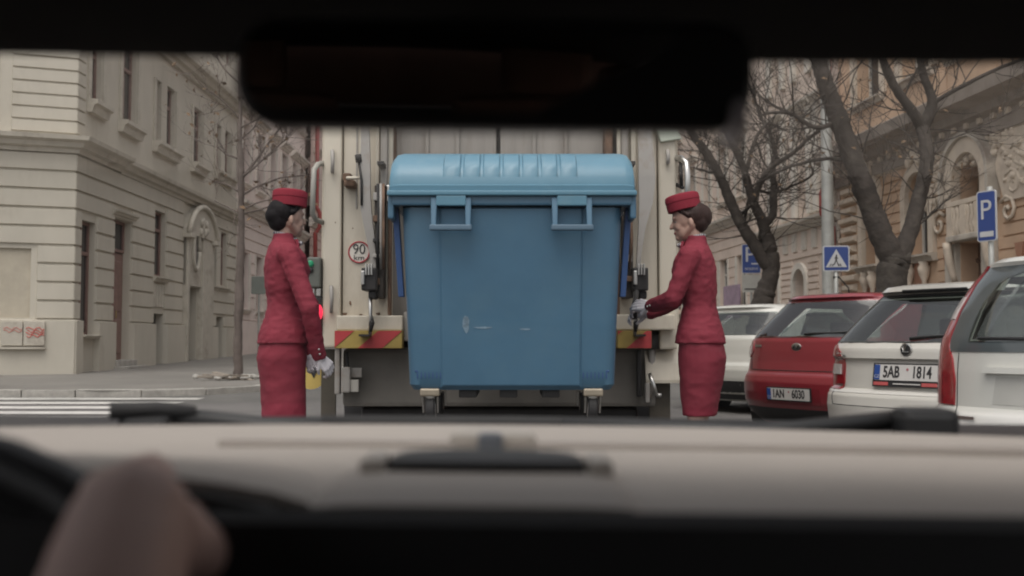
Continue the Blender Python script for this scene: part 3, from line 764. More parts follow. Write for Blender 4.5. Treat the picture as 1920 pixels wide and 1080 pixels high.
# curved lifter arm plates
def arm(pts, y0, y1):
    L_ = [(tp(a, y), tp(b, y)) for a, b, y in pts]
    poly = [(p.x, p.z) for p, q in L_] + [(q.x, q.z) for p, q in reversed(L_)]
    return MB().prism(poly, 'y', y0, y1).build('lifter_arm', m_tg, TR)
arm([(683,697,150),(683,697,240),(681,699,310),(679,699,360),(682,701,400),(690,706,440),(698,709,480),(700,710,520)], -.14, -.10)
arm([(1192,1214,150),(1192,1216,250),(1193,1222,310),(1193,1224,345),(1194,1219,385),(1193,1206,430),(1190,1198,480),(1188,1195,520)], -.14, -.10)
# dark hydraulic mechanism each side
for s, xs in ((-1, (705, 722)), (1, (1166, 1184))):
    tb('cylinder_housing', xs[0], xs[1], -.13, .04, 352, 560, mat('greasy_brown_steel', (.055,.045,.038), .6, var=.4, scale=9), .01)
    for q, hx in enumerate((xs[0]+3, xs[0]+9, xs[1]-3)):
        mb = MB(); mb.tube([tp(hx, 345, -.16), tp(hx+random.uniform(-3,3), 400, -.19), tp(hx+random.uniform(-4,4), 450, -.19), tp(hx+random.uniform(-2,2), 505, -.16)], .010, 6); mb.build('hose', (m_rub, m_tg, m_rust)[q], TR, smooth=True)
    for q in range(5):
        yy = 360+42*q+random.uniform(-8,8); tb('bracket_plate', xs[0]-1, xs[1]+random.uniform(-6,3), -.17, -.10, yy, yy+random.uniform(6,16), (m_tg, m_rust, m_blk)[q % 3], .006)
    cx = 700 if s < 0 else 1194
    tb('valve_block', cx-14, cx+14, -.24, -.06, 506, 548, m_blk, .012)
    tb('valve_block', cx-2, cx+12, -.22, -.08, 548, 563, m_rub, .015)
    tb('valve_fitting', cx-14, cx-7, -.26, -.22, 512, 538, m_chr, .006)
    for k in range(3): tb('hose_clip', cx-6+5*k, cx-3+5*k, -.265, -.24, 500, 520, m_chr, .002)
    x0 = 694 if s < 0 else 1190
    mb = MB(); mb.tube([tp(x0, 545, -.18), tp(x0+1, 600, -.18), tp(x0, 628, -.16)], .012, 8); mb.build('piston_rod', m_chr, TR, smooth=True)
    mb = MB(); mb.tube([tp(x0+2, 592, -.17), tp(x0+3, 606, -.18), tp(x0+1, 622, -.17)], [.010,.02,.010], 8); mb.build('hose', m_rub, TR, smooth=True)
    MB().box(tp(x0-9,0).x, tp(x0+10,0).x, -.2, -.06, tZ(631), tZ(627)).build('foot_plate', m_blk, TR)
    tb('lifter_tooth', 712 if s < 0 else 1176, 724 if s < 0 else 1187, -.2, 0, 311, 318, m_blk, .004)
    tb('guide_bracket', 727 if s < 0 else 1154, 735 if s < 0 else 1162, -.14, .03, 352, 384, m_chr, .01)
    tb('inner_post', 727 if s < 0 else 1156, 733 if s < 0 else 1162, -.02, .06, 384, 592, m_rust, .01)
# cross comb that carries the bin rim
MB().box(-.62+.09, .62+.09, -.46, -.36, 1.62, 1.70).build('lifter_comb', m_tg, TR, bevel=.01)
for sx in (-.5, .5): MB().box(sx+.06, sx+.12, -.4, .02, 1.5, 1.64).build('lifter_comb_arm', m_tg, TR, bevel=.008)
# small fittings
for x, y0, y1 in ((623, 283, 322), (621, 538, 584), (1252, 283, 305)):
    mb = MB(); mb.tube([tp(x,y0,-.01), tp(x,y0,-.05), tp(x+1,(y0+y1)/2,-.055), tp(x,y1,-.05), tp(x,y1,-.01)], .014, 8); mb.build('grab_handle', m_tg, TR, smooth=True)
mb = MB(); mb.tube([tp(650,333,.03), tp(652,334,-.12), tp(682,333,-.12), tp(682,333,-.08)], .012, 8); mb.build('door_latch', m_tw, TR, smooth=True)
tb('latch_block', 643, 658, -.07, .04, 327, 342, m_rust, .01); tb('latch_block', 646, 667, -.10, .04, 341, 353, m_rust, .015)
mb = MB(); mb.tube([tp(671,290,-.14), tp(673,304,-.14)], .022, 8); mb.tube([tp(673,304,-.14), tp(678,340,-.15), tp(678,385,-.15)], .009, 6); mb.build('control_lever', m_rub, TR, smooth=True)
m_gt = mat('grey_tube_paint', (.30,.29,.26), .5, var=.1)
mb = MB(); mb.tube([tp(608,306,.05), tp(596,308,-.05), tp(589,318,-.12), tp(587,360,-.13), tp(586,400,-.12), tp(592,412,-.06), tp(608,418,.03)], .019, 10); mb.build('grab_rail', m_gt, TR, smooth=True)
mb = MB(); mb.tube([tp(1264,296,.05), tp(1277,297,-.05), tp(1287,306,-.12), tp(1289,330,-.13), tp(1289,420,-.13), tp(1270,440,.05)], .022, 10); mb.build('grab_rail', m_chr, TR, smooth=True)
mb = MB(); mb.tube([tp(1276,300,-.02), tp(1278,350,-.02)], .014, 8); mb.tube([tp(1268,346,.03), tp(1281,352,-.03)], .014, 8); mb.build('rail_stay', m_blk, TR, smooth=True)
# speed disc
c = tp(672, 472, .0); Md = Matrix.Translation((c.x, .036, c.z)) @ Matrix.Rotation(R(90), 4, 'X')
sg = MB().lathe([(.077,0),(.077,.003)], 32, Md).build('speed_sticker', mat('sticker_white', (.66,.62,.56), .5), TR)
mb = MB(); mb.tube([(c.x+.072*math.cos(a), .032, c.z+.072*math.sin(a)) for a in [2*math.pi*k/36 for k in range(37)]], .0055, 6); mb.build('ring', mat('sticker_red', (.40,.045,.06), .5), sg)
m_ink = mat('black_print', (.03,.028,.03), .6)
text('lettering', '90', .098, m_ink, sg, (c.x, .031, c.z+.018), (R(90), 0, 0), .001, sx=.92)
text('lettering', 'km', .05, m_ink, sg, (c.x, .031, c.z-.04), (R(90), 0, 0), .001, sx=1.25)
# rust chips on the left panel
for (x, y, w, h) in ((655,568,6,8),(645,588,12,6),(675,590,9,5),(708,588,10,6),(629,417,3,3),(660,427,3,3),(620,536,6,3)):
    p = tp(x, y); mb = MB(); q = [(p.x+w/271*.5*math.cos(a)*random.uniform(.6,1.1), p.z+h/271*.5*math.sin(a)*random.uniform(.6,1.1)) for a in [2*math.pi*k/9 for k in range(9)]]
    dy = .036 if x > 640 else -.004
    mb.prism(q, 'y', dy, dy+.006); mb.build('rust_chip', m_rust, TR)
# left lamp cluster and control box
cb = tb('control_box', 577, 602, -.05, .2, 483, 540, mat('control_box_grey', (.12,.125,.11), .5), .012)
c = tp(582, 494, -.06); mb = MB(); mb.lathe([(.022,0),(.022,.02),(.012,.03)], 14, Matrix.Translation((c.x,-.05,c.z)) @ Matrix.Rotation(R(90),4,'X')); mb.build('green_button', emis('green_lamp', (.02,.20,.10), .25), cb, smooth='auto')
c = tp(582, 506, -.06); mb = MB(); mb.lathe([(.018,0),(.018,.015),(.01,.02)], 14, Matrix.Translation((c.x,-.05,c.z)) @ Matrix.Rotation(R(90),4,'X')); mb.build('black_button', m_blk, cb, smooth='auto')
for x in (587, 598): tb('connector', x-4, x+4, -.03, .06, 541, 556, m_chr, .006)
lh = tb('tail_lamp', 574, 604, -.02, .15, 556, 626, m_blk, .012)
c = tp(594, 586, -.03)
MB().ell((c.x, -.025, c.z), (.042,.025,.062)).build('lens', emis('lit_red_lens', (.75,.03,.07), 1.0), lh, smooth=True)
# lower rear: mud flaps, posts, belly
tb('mud_flap', 598, 626, .1, .13, 655, 900, m_ol, .004); tb('mud_flap', 1222, 1262, .15, .18, 660, 900, m_ol, .004)
tb('frame_post', 627, 637, .02, .1, 652, 740, m_tg, .01); tb('frame_post', 1196, 1204, .05, .12, 655, 745, m_blk, .01)
MB().box(-1.1, 1.1, .12, .9, tZ(765), .95).build('hopper_belly', m_hop, TR, bevel=.03)
MB().box(-1.0, 1.0, .35, .5, tZ(815), tZ(770)).build('underrun_bar', m_blk, TR, bevel=.02)
MB().box(-.9, .9, 1.0, 4.4, .30, .62).build('chassis_sump', m_blk, TR, bevel=.03)
MB().box(-.45, .45, .5, 4.5, .55, .95).build('chassis', m_blk, TR, bevel=.01)
tb('light_bracket', 641, 658, -.02, .05, 688, 736, m_tg, .01); tb('plate_bracket', 655, 673, .0, .04, 712, 735, mat('dull_white', (.45,.43,.39), .5), .005); tb('plate_bracket', 652, 678, .03, .06, 690, 708, m_tg, .005)
mb = MB(); mb.tube([tp(650,660,.05), tp(652,690,.03)], .012, 6); mb.build('lamp_cable', m_rub, TR)
mb = MB(); mb.tube([tp(1218,700,.0), tp(1226,724,-.02), tp(1231,741,-.02)], .014, 8); mb.tube([tp(1231,741,-.02), tp(1240,741,-.02)], .014, 8); mb.build('linkage', m_chr, TR, smooth=True)
for x in (1203, 1209): 
    mb = MB(); mb.tube([tp(x,622,-.06), tp(x,640,-.06)], .007, 6); mb.build('pin', m_chr, TR)
tb('light_bracket', 1209, 1217, -.02, .05, 718, 755, m_tg, .008); tb('valve_block', 1218, 1258, .05, .25, 622, 655, m_blk, .02)
mb = MB(); mb.tube([tp(1222,650,.1), tp(1221,700,.1), tp(1214,745,.1)], .03, 8); mb.build('hydraulic_pipe', m_tg, TR, smooth=True)
# white mudguard behind right foot
mb = MB(); arc = [(1.02+.0, .55+.52*math.cos(a), .62+.52*math.sin(a)) for a in [R(10+160*k/12) for k in range(13)]]
mb.loft([[(x, y, z), (x+.3, y, z), (x+.3, y*1.0, z+.02), (x, y, z+.02)] for x, y, z in arc]); mb.build('mudguard', m_tw, TR)
# yellow round plate by the left wheel
c = tp(583, 700, .3); yp = MB().lathe([(.11,0),(.11,.006)], 28, Matrix.Translation((c.x+.02,.2,c.z)) @ Matrix.Rotation(R(90),4,'X')).build('warning_disc', mat('warning_yellow', (.62,.45,.13), .5), TR)
MB().prism([(c.x-.02, c.z+.085), (c.x+.10, c.z+.085), (c.x+.04, c.z-.03)], 'y', .188, .194).build('triangle', m_ink, yp)
# wheels (> tyre, rim)
for sx in (-1, 1):
    for yy in (1.6, 3.2):
        Mw = Matrix.Translation((sx*.98, yy, .5)) @ Matrix.Rotation(R(90), 4, 'Y')
        w = MB().lathe([(.3,-.26),(.46,-.27),(.5,-.2),(.5,.2),(.46,.27),(.3,.26)], 28, Mw).build('wheel', m_rub, TR, smooth='auto')
        MB().lathe([(.1,-.28),(.28,-.2),(.3,-.1),(.3,.1),(.28,.2),(.1,.28)], 20, Mw).build('rim', m_tg, w, smooth='auto')
MB().box(-1.2, 1.2, 4.6, 6.6, .55, 3.0).build('cab', m_tw, TR, bevel=.08)

# ================================================================ BLUE BIN
def blue_mat():
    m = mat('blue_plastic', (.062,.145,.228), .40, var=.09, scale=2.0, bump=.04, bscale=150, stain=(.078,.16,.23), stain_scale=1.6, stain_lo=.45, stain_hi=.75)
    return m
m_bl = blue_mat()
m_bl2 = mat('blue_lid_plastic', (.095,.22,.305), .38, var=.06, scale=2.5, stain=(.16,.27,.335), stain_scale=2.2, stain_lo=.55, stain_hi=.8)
m_bld = mat('dark_blue_plastic', (.03,.075,.20), .45, var=.1)
m_refl = mat('painted_reflection', (.17,.25,.32), .5, var=.35, scale=30)  # pale colour standing in for the windscreen reflection on the bin
BN = empty('waste_container', (0, 5.75, .535), label='big blue four wheeled waste container lifted off the ground by the lorry', cat='bin')
def bX(x): return at(x, 600, 5.75).x
def bZ(y): return at(960, y, 5.75).z - .535
z_top = bZ(388); z_bot = bZ(733)
rings = []
def bring(z, hw, y0, y1, r):
    return [(p[0], (y0+y1)/2+p[1], z) for p in rrect(hw, (y1-y0)/2, r, 5)]
for z, t in ((z_bot, 0), (z_bot+.03, .03), (z_bot+.12, .12), (z_top-.02, 1), (z_top, 1)):
    hw = .579 + (.615-.579)*t + (0 if z > z_bot else -.02); y0 = .09*(1-t) + .015 + (0 if z > z_bot else .02); y1 = .86 + .12*t
    rings.append(bring(z, hw, y0, y1, .07))
MB().loft(rings).build('body', m_bl, BN, smooth='auto')
# raised centre panel of the front wall
def fy(z): 
    t = (z - z_bot)/(z_top - z_bot); return .09*(1-t)+.015
za, zb = z_bot+.012, z_top-.0
mb = MB()
mb.add([(-.40,fy(za)+.002,za),(.39,fy(za)+.002,za),(.40,fy(zb)+.002,zb),(-.41,fy(zb)+.002,zb),(-.385,fy(za)-.016,za+.015),(.375,fy(za)-.016,za+.015),(.385,fy(zb)-.016,zb-.01),(-.395,fy(zb)-.016,zb-.01)],
       [(4,5,6,7),(0,1,5,4),(1,2,6,5),(2,3,7,6),(3,0,4,7)]); mb.build('front_panel', m_bl, BN, bevel=.006)
# foot recess ribs
for s in (-1, 1):
    x0, x1 = sorted((s*.385, s*.545)); zr0, zr1 = z_bot+.015, z_bot+.10
    MB().box(x0, x1, fy(zr0)-.006, fy(zr0)+.03, zr1, zr1+.012).build('foot_ledge', m_bld, BN, bevel=.003)
    for k in range(7):
        u = x0+.012+(x1-x0-.03)*k/6; MB().box(u, u+.006, fy(zr0)-.008, fy(zr0)+.03, zr1-.035, zr1).build('foot_rib', m_bld, BN)
# rim
zr = bZ(386)
for y0, y1, x0, x1 in ((-.035, .02, -.665, .665), (.96, 1.01, -.665, .665)):
    MB().box(x0, x1, y0, y1, zr, zr+.075).build('rim', m_bl, BN, bevel=.012)
for s in (-1, 1):
    x0, x1 = sorted((s*.615, s*.664)); MB().box(x0, x1, .02, .96, zr+.002, zr+.073).build('rim', m_bl, BN, bevel=.01)
    x0, x1 = sorted((s*.655, s*.688)); MB().box(x0, x1, -.03, .25, zr-.075, zr+.09).build('end_cap', m_bl, BN, bevel=.012)
    # slanted side arm
    mb = MB(); a0, a1 = s*.665, s*.625
    mb.loft([[(a0-.022*s, .1, zr), (a0+.012*s, .1, zr), (a0+.012*s, .17, zr), (a0-.022*s, .17, zr)], [(a1-.012*s, .14, zr-.50), (a1+.02*s, .14, zr-.50), (a1+.02*s, .2, zr-.50), (a1-.012*s, .2, zr-.50)]])
    mb.build('side_arm', m_bld, BN, bevel=.004)
# front handles
for x0, x1 in ((808, 884), (1034, 1110)):
    a, b = bX(x0), bX(x1); zt, zb_ = bZ(372), bZ(430)
    for u in (a, b-.035):
        mb = MB(); mb.loft([[(u,-.05,zt),(u+.035,-.05,zt),(u+.035,-.0,zt),(u,-.0,zt)], [(u+.004,-.085,zb_),(u+.031,-.085,zb_),(u+.031,-.04,zb_),(u+.004,-.04,zb_)]]); mb.build('handle_bracket', m_bl, BN, bevel=.006)
    MB().box(a-.004, b+.004, -.095, -.045, zb_-.014, zb_+.018).build('handle_bar', mat('handle_grey_blue', (.09,.15,.21), .5), BN, bevel=.008)
    MB().box(a+.03, b-.03, -.062, -.02, bZ(388), bZ(369)).build('lid_catch', m_bl2, BN, bevel=.006)
# lid dome
zl0 = bZ(365); zl1 = at(960, 288, 6.0).z - .535
prof = []
for k in range(9):
    a = R(90*k/8); prof.append((.30-.345*math.cos(a)*1.0, zl0+.05+(zl1-zl0-.05)*math.sin(a)))
prof = [(-.05, zl0), (-.052, zl0+.045)] + prof[0:] + [(.55, zl1-.005), (.85, zl1-.06), (1.02, zl0+.06), (1.03, zl0)]
def prof_at(scale_x, dz, dy=0): return [(scale_x, p[0]+dy*(1 if p[0]<.3 else -1), p[1]-dz*((p[1]-zl0)/(zl1-zl0))) for p in prof]
rg = []
for x, dz, dy in ((-.684,.10,.035),(-.676,.035,.012),(-.655,.008,.004),(-.62,0,0),(.62,0,0),(.655,.008,.004),(.676,.035,.012),(.684,.10,.035)): rg.append(prof_at(x, dz, dy))
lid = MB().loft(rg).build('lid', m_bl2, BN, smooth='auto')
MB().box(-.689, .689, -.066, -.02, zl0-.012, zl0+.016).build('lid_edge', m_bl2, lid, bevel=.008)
# lid ribs
edges = [828, 866, 903, 940, 977, 1012, 1048, 1085]
pf = [p for p in prof if .045+zl0 < p[1] and p[0] < .5][1:]
for a, b in zip(edges[:-1], edges[1:]):
    u0, u1 = bX(a)+.006, bX(b)-.006; mb = MB(); rr = []
    base = pf[0:-2]
    for i, p in enumerate(base):
        q = base[min(i+1, len(base)-1)]; o_ = base[max(i-1, 0)]; d = Vector((q[0]-o_[0], q[1]-o_[1])).normalized(); nx = Vector((-d.y, d.x))
        h = .013*math.sin(math.pi*min(1, (i+.0)/(len(base)-1)))**.5
        rr.append([(u0, p[0], p[1]), (u0+.008, p[0]+nx.x*h, p[1]+nx.y*h), (u1-.008, p[0]+nx.x*h, p[1]+nx.y*h), (u1, p[0], p[1])])
    mb.loft(rr, cap=False, closed=False); mb.build('lid_rib', m_bl2, lid, smooth='auto')
# windscreen reflection painted as pale patches on the front wall, with scratches
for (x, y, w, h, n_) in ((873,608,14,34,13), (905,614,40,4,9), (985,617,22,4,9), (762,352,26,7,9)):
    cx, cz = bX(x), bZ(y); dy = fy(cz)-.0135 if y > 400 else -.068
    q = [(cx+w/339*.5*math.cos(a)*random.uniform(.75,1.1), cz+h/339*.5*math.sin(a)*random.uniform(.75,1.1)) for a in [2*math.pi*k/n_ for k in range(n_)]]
    if y > 400: MB().add([(p[0], fy(p[1])-.0175, p[1]) for p in q], [tuple(range(n_))]).build('reflection_mark', m_refl, BN)
# casters (> fork, tyre)
for s, yy in ((-.46,.14),(.455,.14),(-.46,.80),(.455,.80)):
    cs = MB().box(s-.055, s+.055, yy-.055, yy+.055, z_bot-.035, z_bot+.01).build('caster', mat('zinc_plate', (.42,.36,.28), .4, .8, var=.2), BN, bevel=.01)
    MB().ell((s, yy, z_bot-.04), (.035,.035,.025)).build('swivel', m_chr, cs, smooth=True)
    for e in (-1, 1):
        mb = MB(); mb.loft([[(s+e*.036,yy-.03,z_bot-.04),(s+e*.046,yy-.03,z_bot-.04),(s+e*.046,yy+.04,z_bot-.04),(s+e*.036,yy+.04,z_bot-.04)],[(s+e*.036,yy+.02,.06),(s+e*.046,yy+.02,.06),(s+e*.046,yy+.06,.06),(s+e*.036,yy+.06,.06)]]); mb.build('fork', m_chr, cs, bevel=.002)
    Mw = Matrix.Translation((s, yy+.04, .09)) @ Matrix.Rotation(R(90), 4, 'Y')
    MB().lathe([(.03,-.026),(.075,-.028),(.09,-.018),(.09,.018),(.075,.028),(.03,.026)], 22, Mw).build('tyre', m_rub, cs, smooth='auto')
    MB().lathe([(.012,-.03),(.055,-.029),(.055,.029),(.012,.03)], 16, Mw).build('hub', m_tg, cs, smooth='auto')
for x in (-.25, -.02, .22):
    MB().box(x-.05, x+.05, .15, .7, z_bot-.045, z_bot+.01).build('floor_rib', m_rub, BN, bevel=.008)

# ================================================================ SIGNS
m_sblue = mat('sign_blue', (.03,.06,.22), .45, var=.06)
m_swhite = mat('sign_white', (.50,.50,.51), .45, var=.05)
m_galv = mat('galvanised_pole', (.36,.36,.34), .5, .3, var=.15, scale=4)
m_sgrey = mat('sign_back_grey', (.30,.30,.28), .5)
def sign_face(parent, name, w, h, z, m_edge=m_swhite, m_in=m_sblue, y=-.06, b=.025):
    MB().prism(rrect(w/2, h/2, .04, 4, 0, z), 'y', y, y+.02).build(name + '_edge' if False else 'sign_border', m_edge, parent)
    return MB().prism(rrect(w/2-b, h/2-b, .03, 4, 0, z), 'y', y-.004, y+.01).build('sign_panel', m_in, parent)
def ground_pt(x, y, Y, dz=.13):
    p = at(x, y, Y); return Vector((p.x, Y, gz(Y)+dz))
# crossing sign
Yc = 22.0; p = ground_pt(1567, 484, Yc); zt = at(1567, 461, Yc).z - p.z; zb_ = at(1567, 509, Yc).z - p.z; zc_ = (zt+zb_)/2; hw = (zt-zb_)
cs = empty('crossing_sign', p, R(-8), label='blue square pedestrian crossing sign with walking figure on a grey post', cat='road sign')
MB().tube([(0,0,0),(0,0,zt-.05)], .05, 12).build('post', m_galv, cs, smooth=True)
pan = sign_face(cs, 'sign', hw, hw, zc_)
a_ = hw*.40
tri = MB().prism([(-a_, zc_-a_*.85), (a_, zc_-a_*.85), (0, zc_+a_*.9)], 'y', -.07, -.062).build('triangle', m_swhite, pan)
mb = MB(); k_ = a_/.25
def seg(x0, z0, x1, z1, r): mb.caps((x0*k_, -.072, zc_+z0*k_), (x1*k_, -.072, zc_+z1*k_), r*k_, r*k_, 8)
mb.ell((.005*k_, -.072, zc_+.075*k_), (.018*k_,.006,.02*k_))
seg(0,.045, -.005,-.03,.02); seg(0,.04,-.04,.0,.009); seg(0,.04,.04,-.005,.009); seg(-.005,-.03,-.05,-.15,.013); seg(-.005,-.03,.02,-.09,.013); seg(.02,-.09,.045,-.16,.012)
mb.v = [(v[0], -.072+(v[1]+.072)*.15, v[2]) for v in mb.v]
mb.build('walking_figure', m_ink, tri)
for sx in (-.15, -.09, .06, .11): 
    mb = MB(); mb.prism([(sx*k_-.02*k_, zc_-.19*k_), (sx*k_+.01*k_, zc_-.19*k_), (sx*k_*.8+.012*k_, zc_-.13*k_), (sx*k_*.8-.01*k_, zc_-.13*k_)], 'y', -.074, -.069); mb.build('stripe_mark', m_ink, tri)
mb = MB(); mb.tube([(.05,-.02,zb_-.12),(.25,0,zb_-.35),(.3,.1,zb_-.6)], .015, 6); mb.tube([(-.06,-.02,zb_-.12),(.06,-.02,zb_-.12)], .03, 8); mb.build('clamp_and_cable', m_blk, cs)
# lamp post behind it
Yl = 23.5; p = ground_pt(1553, 480, Yl)
lp = empty('lamp_post', p, 0, label='pale grey round lamp post behind the crossing sign', cat='lamp post')
MB().lathe([(.20,0),(.20,.3),(.15,.5),(.14,3),(.12,6.5),(.09,8.2),(.02,8.25)], 16).build('post', m_galv, lp, smooth='auto')
mb = MB(); mb.tube([(0,0,8.1),(-.3,0,8.5),(-1.4,0,8.7)], .045, 8); mb.build('bracket_arm', m_galv, lp, smooth=True)
MB().ell((-1.7,0,8.68), (.38,.16,.09)).build('lantern', m_sgrey, lp, smooth=True)
# P sign behind tree
Yp = 30.0; p = ground_pt(1408, 485, Yp); zt = at(1408, 458, Yp).z-p.z; zb_ = at(1408, 513, Yp).z-p.z; zp0 = at(1408, 548, Yp).z-p.z
ps = empty('parking_sign', p, R(-5), label='blue P parking sign with grey supplementary plate behind the forked tree', cat='road sign')
MB().tube([(0,0,0),(0,0,zt-.05)], .04, 10).build('post', m_galv, ps, smooth=True)
w_ = .54
sign_face(ps, 'sign', w_, zt-zb_, (zt+zb_)/2, b=.02)
text('letter', 'P', .62, m_swhite, ps, (-.04, -.068, (zt+zb_)/2+.1), (R(90),0,0), .002)
MB().box(.0, .2, -.069, -.062, zb_+.26, zb_+.30).build('dash_mark', m_swhite, ps)
text('letter', 'RESERVE', .10, m_swhite, ps, (0, -.068, zb_+.13), (R(90),0,0), .002, sx=1.0)
MB().prism(rrect(w_/2-.01, (zb_-.03-zp0)/2, .03, 4, 0, (zb_-.03+zp0)/2), 'y', -.055, -.035).build('supplementary_plate', mat('plate_grey', (.42,.41,.38), .5), ps)
MB().box(-.2, .2, -.06, -.05, zp0+.07, zp0+.11).build('text_line', m_ink, ps)
# tall P sign to the right
Yq = 15.5; p = ground_pt(1855, 405, Yq); zt = at(1852, 358, Yq).z-p.z; zb_ = at(1852, 453, Yq).z-p.z
pq = empty('parking_sign', p, R(-64), label='tall narrow blue P parking sign on a post by the arched portal', cat='road sign')
MB().tube([(.02,0,0),(.02,0,zt+.06)], .042, 12).build('post', m_galv, pq, smooth=True)
sign_face(pq, 'sign', .34, zt-zb_, (zt+zb_)/2, b=.018)
text('letter', 'P', .42, m_swhite, pq, (-.01, -.068, zt-.30), (R(90),0,0), .002)
MB().box(-.12, .12, -.069, -.062, zb_+.07, zb_+.15).build('text_band', m_swhite, pq)
# small grey sign on the far pavement, seen beside the left attendant
p = ground_pt(486, 535, 33.0); zz = at(486, 535, 33.0).z-p.z
gs = empty('notice_sign', p, 0, label='small grey green notice board on a post by the pink house', cat='sign')
MB().tube([(0,0,0),(0,0,zz+.2)], .035, 8).build('post', m_galv, gs)
MB().box(-.24, .24, -.06, -.03, zz-.28, zz+.28).build('board', mat('notice_green', (.20,.22,.20), .5), gs, bevel=.02)

# ================================================================ TREES
m_bark = mat('bark', (.045,.036,.030), .9, var=.3, scale=7, bump=1.0, bscale=16, stain=(.075,.063,.052), stain_scale=4)
m_barkm = mat('mossy_bark', (.045,.037,.030), .9, var=.3, scale=7, bump=1.0, bscale=14, stain=(.055,.062,.025), stain_scale=2.2, stain_lo=.58, stain_hi=.7)
m_leafd = mat('withered_leaf', (.16,.10,.055), .8, var=.4, scale=3)
def rough(mb, a):
    out = []
    for p in mb.v:
        q = Vector(p); out.append(tuple(q + mnoise.noise_vector(Vector((q.x*6, q.y*6, q.z*2.2)))*a*.25 + mnoise.noise_vector(q*14)*a*.10))
    mb.v = out
def smooth_poly(pts, k=4):
    P_ = [Vector(p) for p in pts]; out = []
    for i in range(len(P_)-1):
        p0, p1, p2, p3 = P_[max(i-1,0)], P_[i], P_[i+1], P_[min(i+2, len(P_)-1)]
        for j in range(k):
            t = j/k; out.append(.5*((2*p1)+(-p0+p2)*t+(2*p0-5*p1+4*p2-p3)*t*t+(-p0+3*p1-3*p2+p3)*t**3))
    out.append(P_[-1]); return out
def tree(name, label, Y, trunk, limbs, seed, twig_len=1.6, density=1.0, leaves=120, group=None, m=None, zlift=.12, bumpy=.06, twig_r=.010, yspread=1.2):
    rnd = random.Random(seed)
    b = at(trunk[0][0], trunk[0][1], Y); root = empty(name, (b.x, Y, gz(Y)+zlift), label=label, cat='tree', group=group)
    base = Vector((b.x, Y, gz(Y)+zlift)); s = Y/FPX
    done = []
    def cv(pts, dy=0.0):
        q = []; r = []
        st = at(pts[0][0], pts[0][1], Y) - base; y0 = 0.0
        if done:
            nb = min(done, key=lambda e: (e.x-st.x)**2+(e.z-st.z)**2); y0 = nb.y
        for i, pt in enumerate(pts):
            p_ = at(pt[0], pt[1], Y) - base; p_.y = y0 + dy*(i/(max(len(pts)-1,1)))
            q.append(p_); r.append(pt[2]*s/2)
        k = 8; sp = smooth_poly(q, k); rr = []
        for i in range(len(sp)):
            t = i/k; a = int(min(t, len(r)-1)); c_ = min(a+1, len(r)-1); rr.append(r[a]+(r[c_]-r[a])*(t-a))
        sp = [p_ + Vector((rnd.uniform(-1,1), rnd.uniform(-1,1), 0))*bumpy*rr[i] for i, p_ in enumerate(sp)]
        rr = [x*(1+rnd.uniform(-bumpy, bumpy)) for x in rr]
        done.extend(sp)
        return sp, rr
    sp, rr = cv(trunk); sp[0].z = -.08
    mb = MB(); sp = [Vector((sp[0].x, sp[0].y, -.1))] + sp; rr = [rr[0]*1.35] + rr
    mb.tube(sp, rr, 18); rough(mb, .10); mb.build('trunk', m or m_barkm, root, smooth=True)
    tips = []
    for i, l in enumerate(limbs):
        sp, rr = cv(l, rnd.uniform(-yspread, yspread)); mb = MB(); mb.tube(sp, rr, 12); rough(mb, .05); mb.build('limb', m or m_bark, root, smooth=True)
        tips += [(sp[k], (sp[min(k+1,len(sp)-1)]-sp[k-1]).normalized(), rr[k]) for k in range(5, len(sp), 2)]
        tips.append((sp[-1], (sp[-1]-sp[-2]).normalized(), rr[-1]))
    mb = MB(); lf = MB(); ends = []
    def grow(p, d, L_, r, lev):
        n_ = 4; pts = [p]; rad = [r]; dd = d.copy(); q = p.copy()
        for k in range(n_):
            dd = (dd + Vector((rnd.uniform(-.28,.28), rnd.uniform(-.28,.28), rnd.uniform(-.12,.25)))).normalized()
            q = q + dd*L_/n_; pts.append(q.copy()); rad.append(r*(1-.75*(k+1)/n_)+.0015)
        mb.tube(pts, rad, 5 if lev == 0 else 3, cap=False)
        ends.extend(pts[2:])
        if lev < 2:
            for k in range(rnd.randint(2, 4)):
                i = rnd.randint(1, n_); a = Vector((rnd.gauss(0,1), rnd.gauss(0,1), rnd.gauss(.25,.7))).normalized()
                grow(pts[i], (dd*.75+a*.75).normalized(), L_*rnd.uniform(.4,.65), rad[i]*.75, lev+1)
    for (p_, d, r) in tips:
        if rnd.random() < .75*density:
            for _ in range(rnd.randint(1, 2)):
                a = Vector((rnd.gauss(0,1), rnd.gauss(0,.8), rnd.gauss(.3,.7))).normalized()
                grow(p_, (d*.5+a).normalized(), twig_len*rnd.uniform(.5,1.2), min(r*.5, twig_r*rnd.uniform(.8,1.6)), 0)
    mb.build('twigs', m or m_bark, root, fixn=False)
    for _ in range(leaves):
        c_ = rnd.choice(ends) if ends else Vector((0,0,3))
        a = Vector((rnd.gauss(0,1), rnd.gauss(0,1), rnd.gauss(0,1))).normalized(); b_ = a.orthogonal().normalized(); w = rnd.uniform(.03,.07)
        n_ = a.cross(b_)*w*.3
        lf.add([c_, c_+a*w+b_*w*.6+n_, c_+a*w*2, c_+a*w-b_*w*.6+n_], [(0,1,2),(0,2,3)])
    if leaves: 
        lo = lf.build('leaves', m_leafd, root, fixn=False); lo['kind'] = 'stuff'
    return root
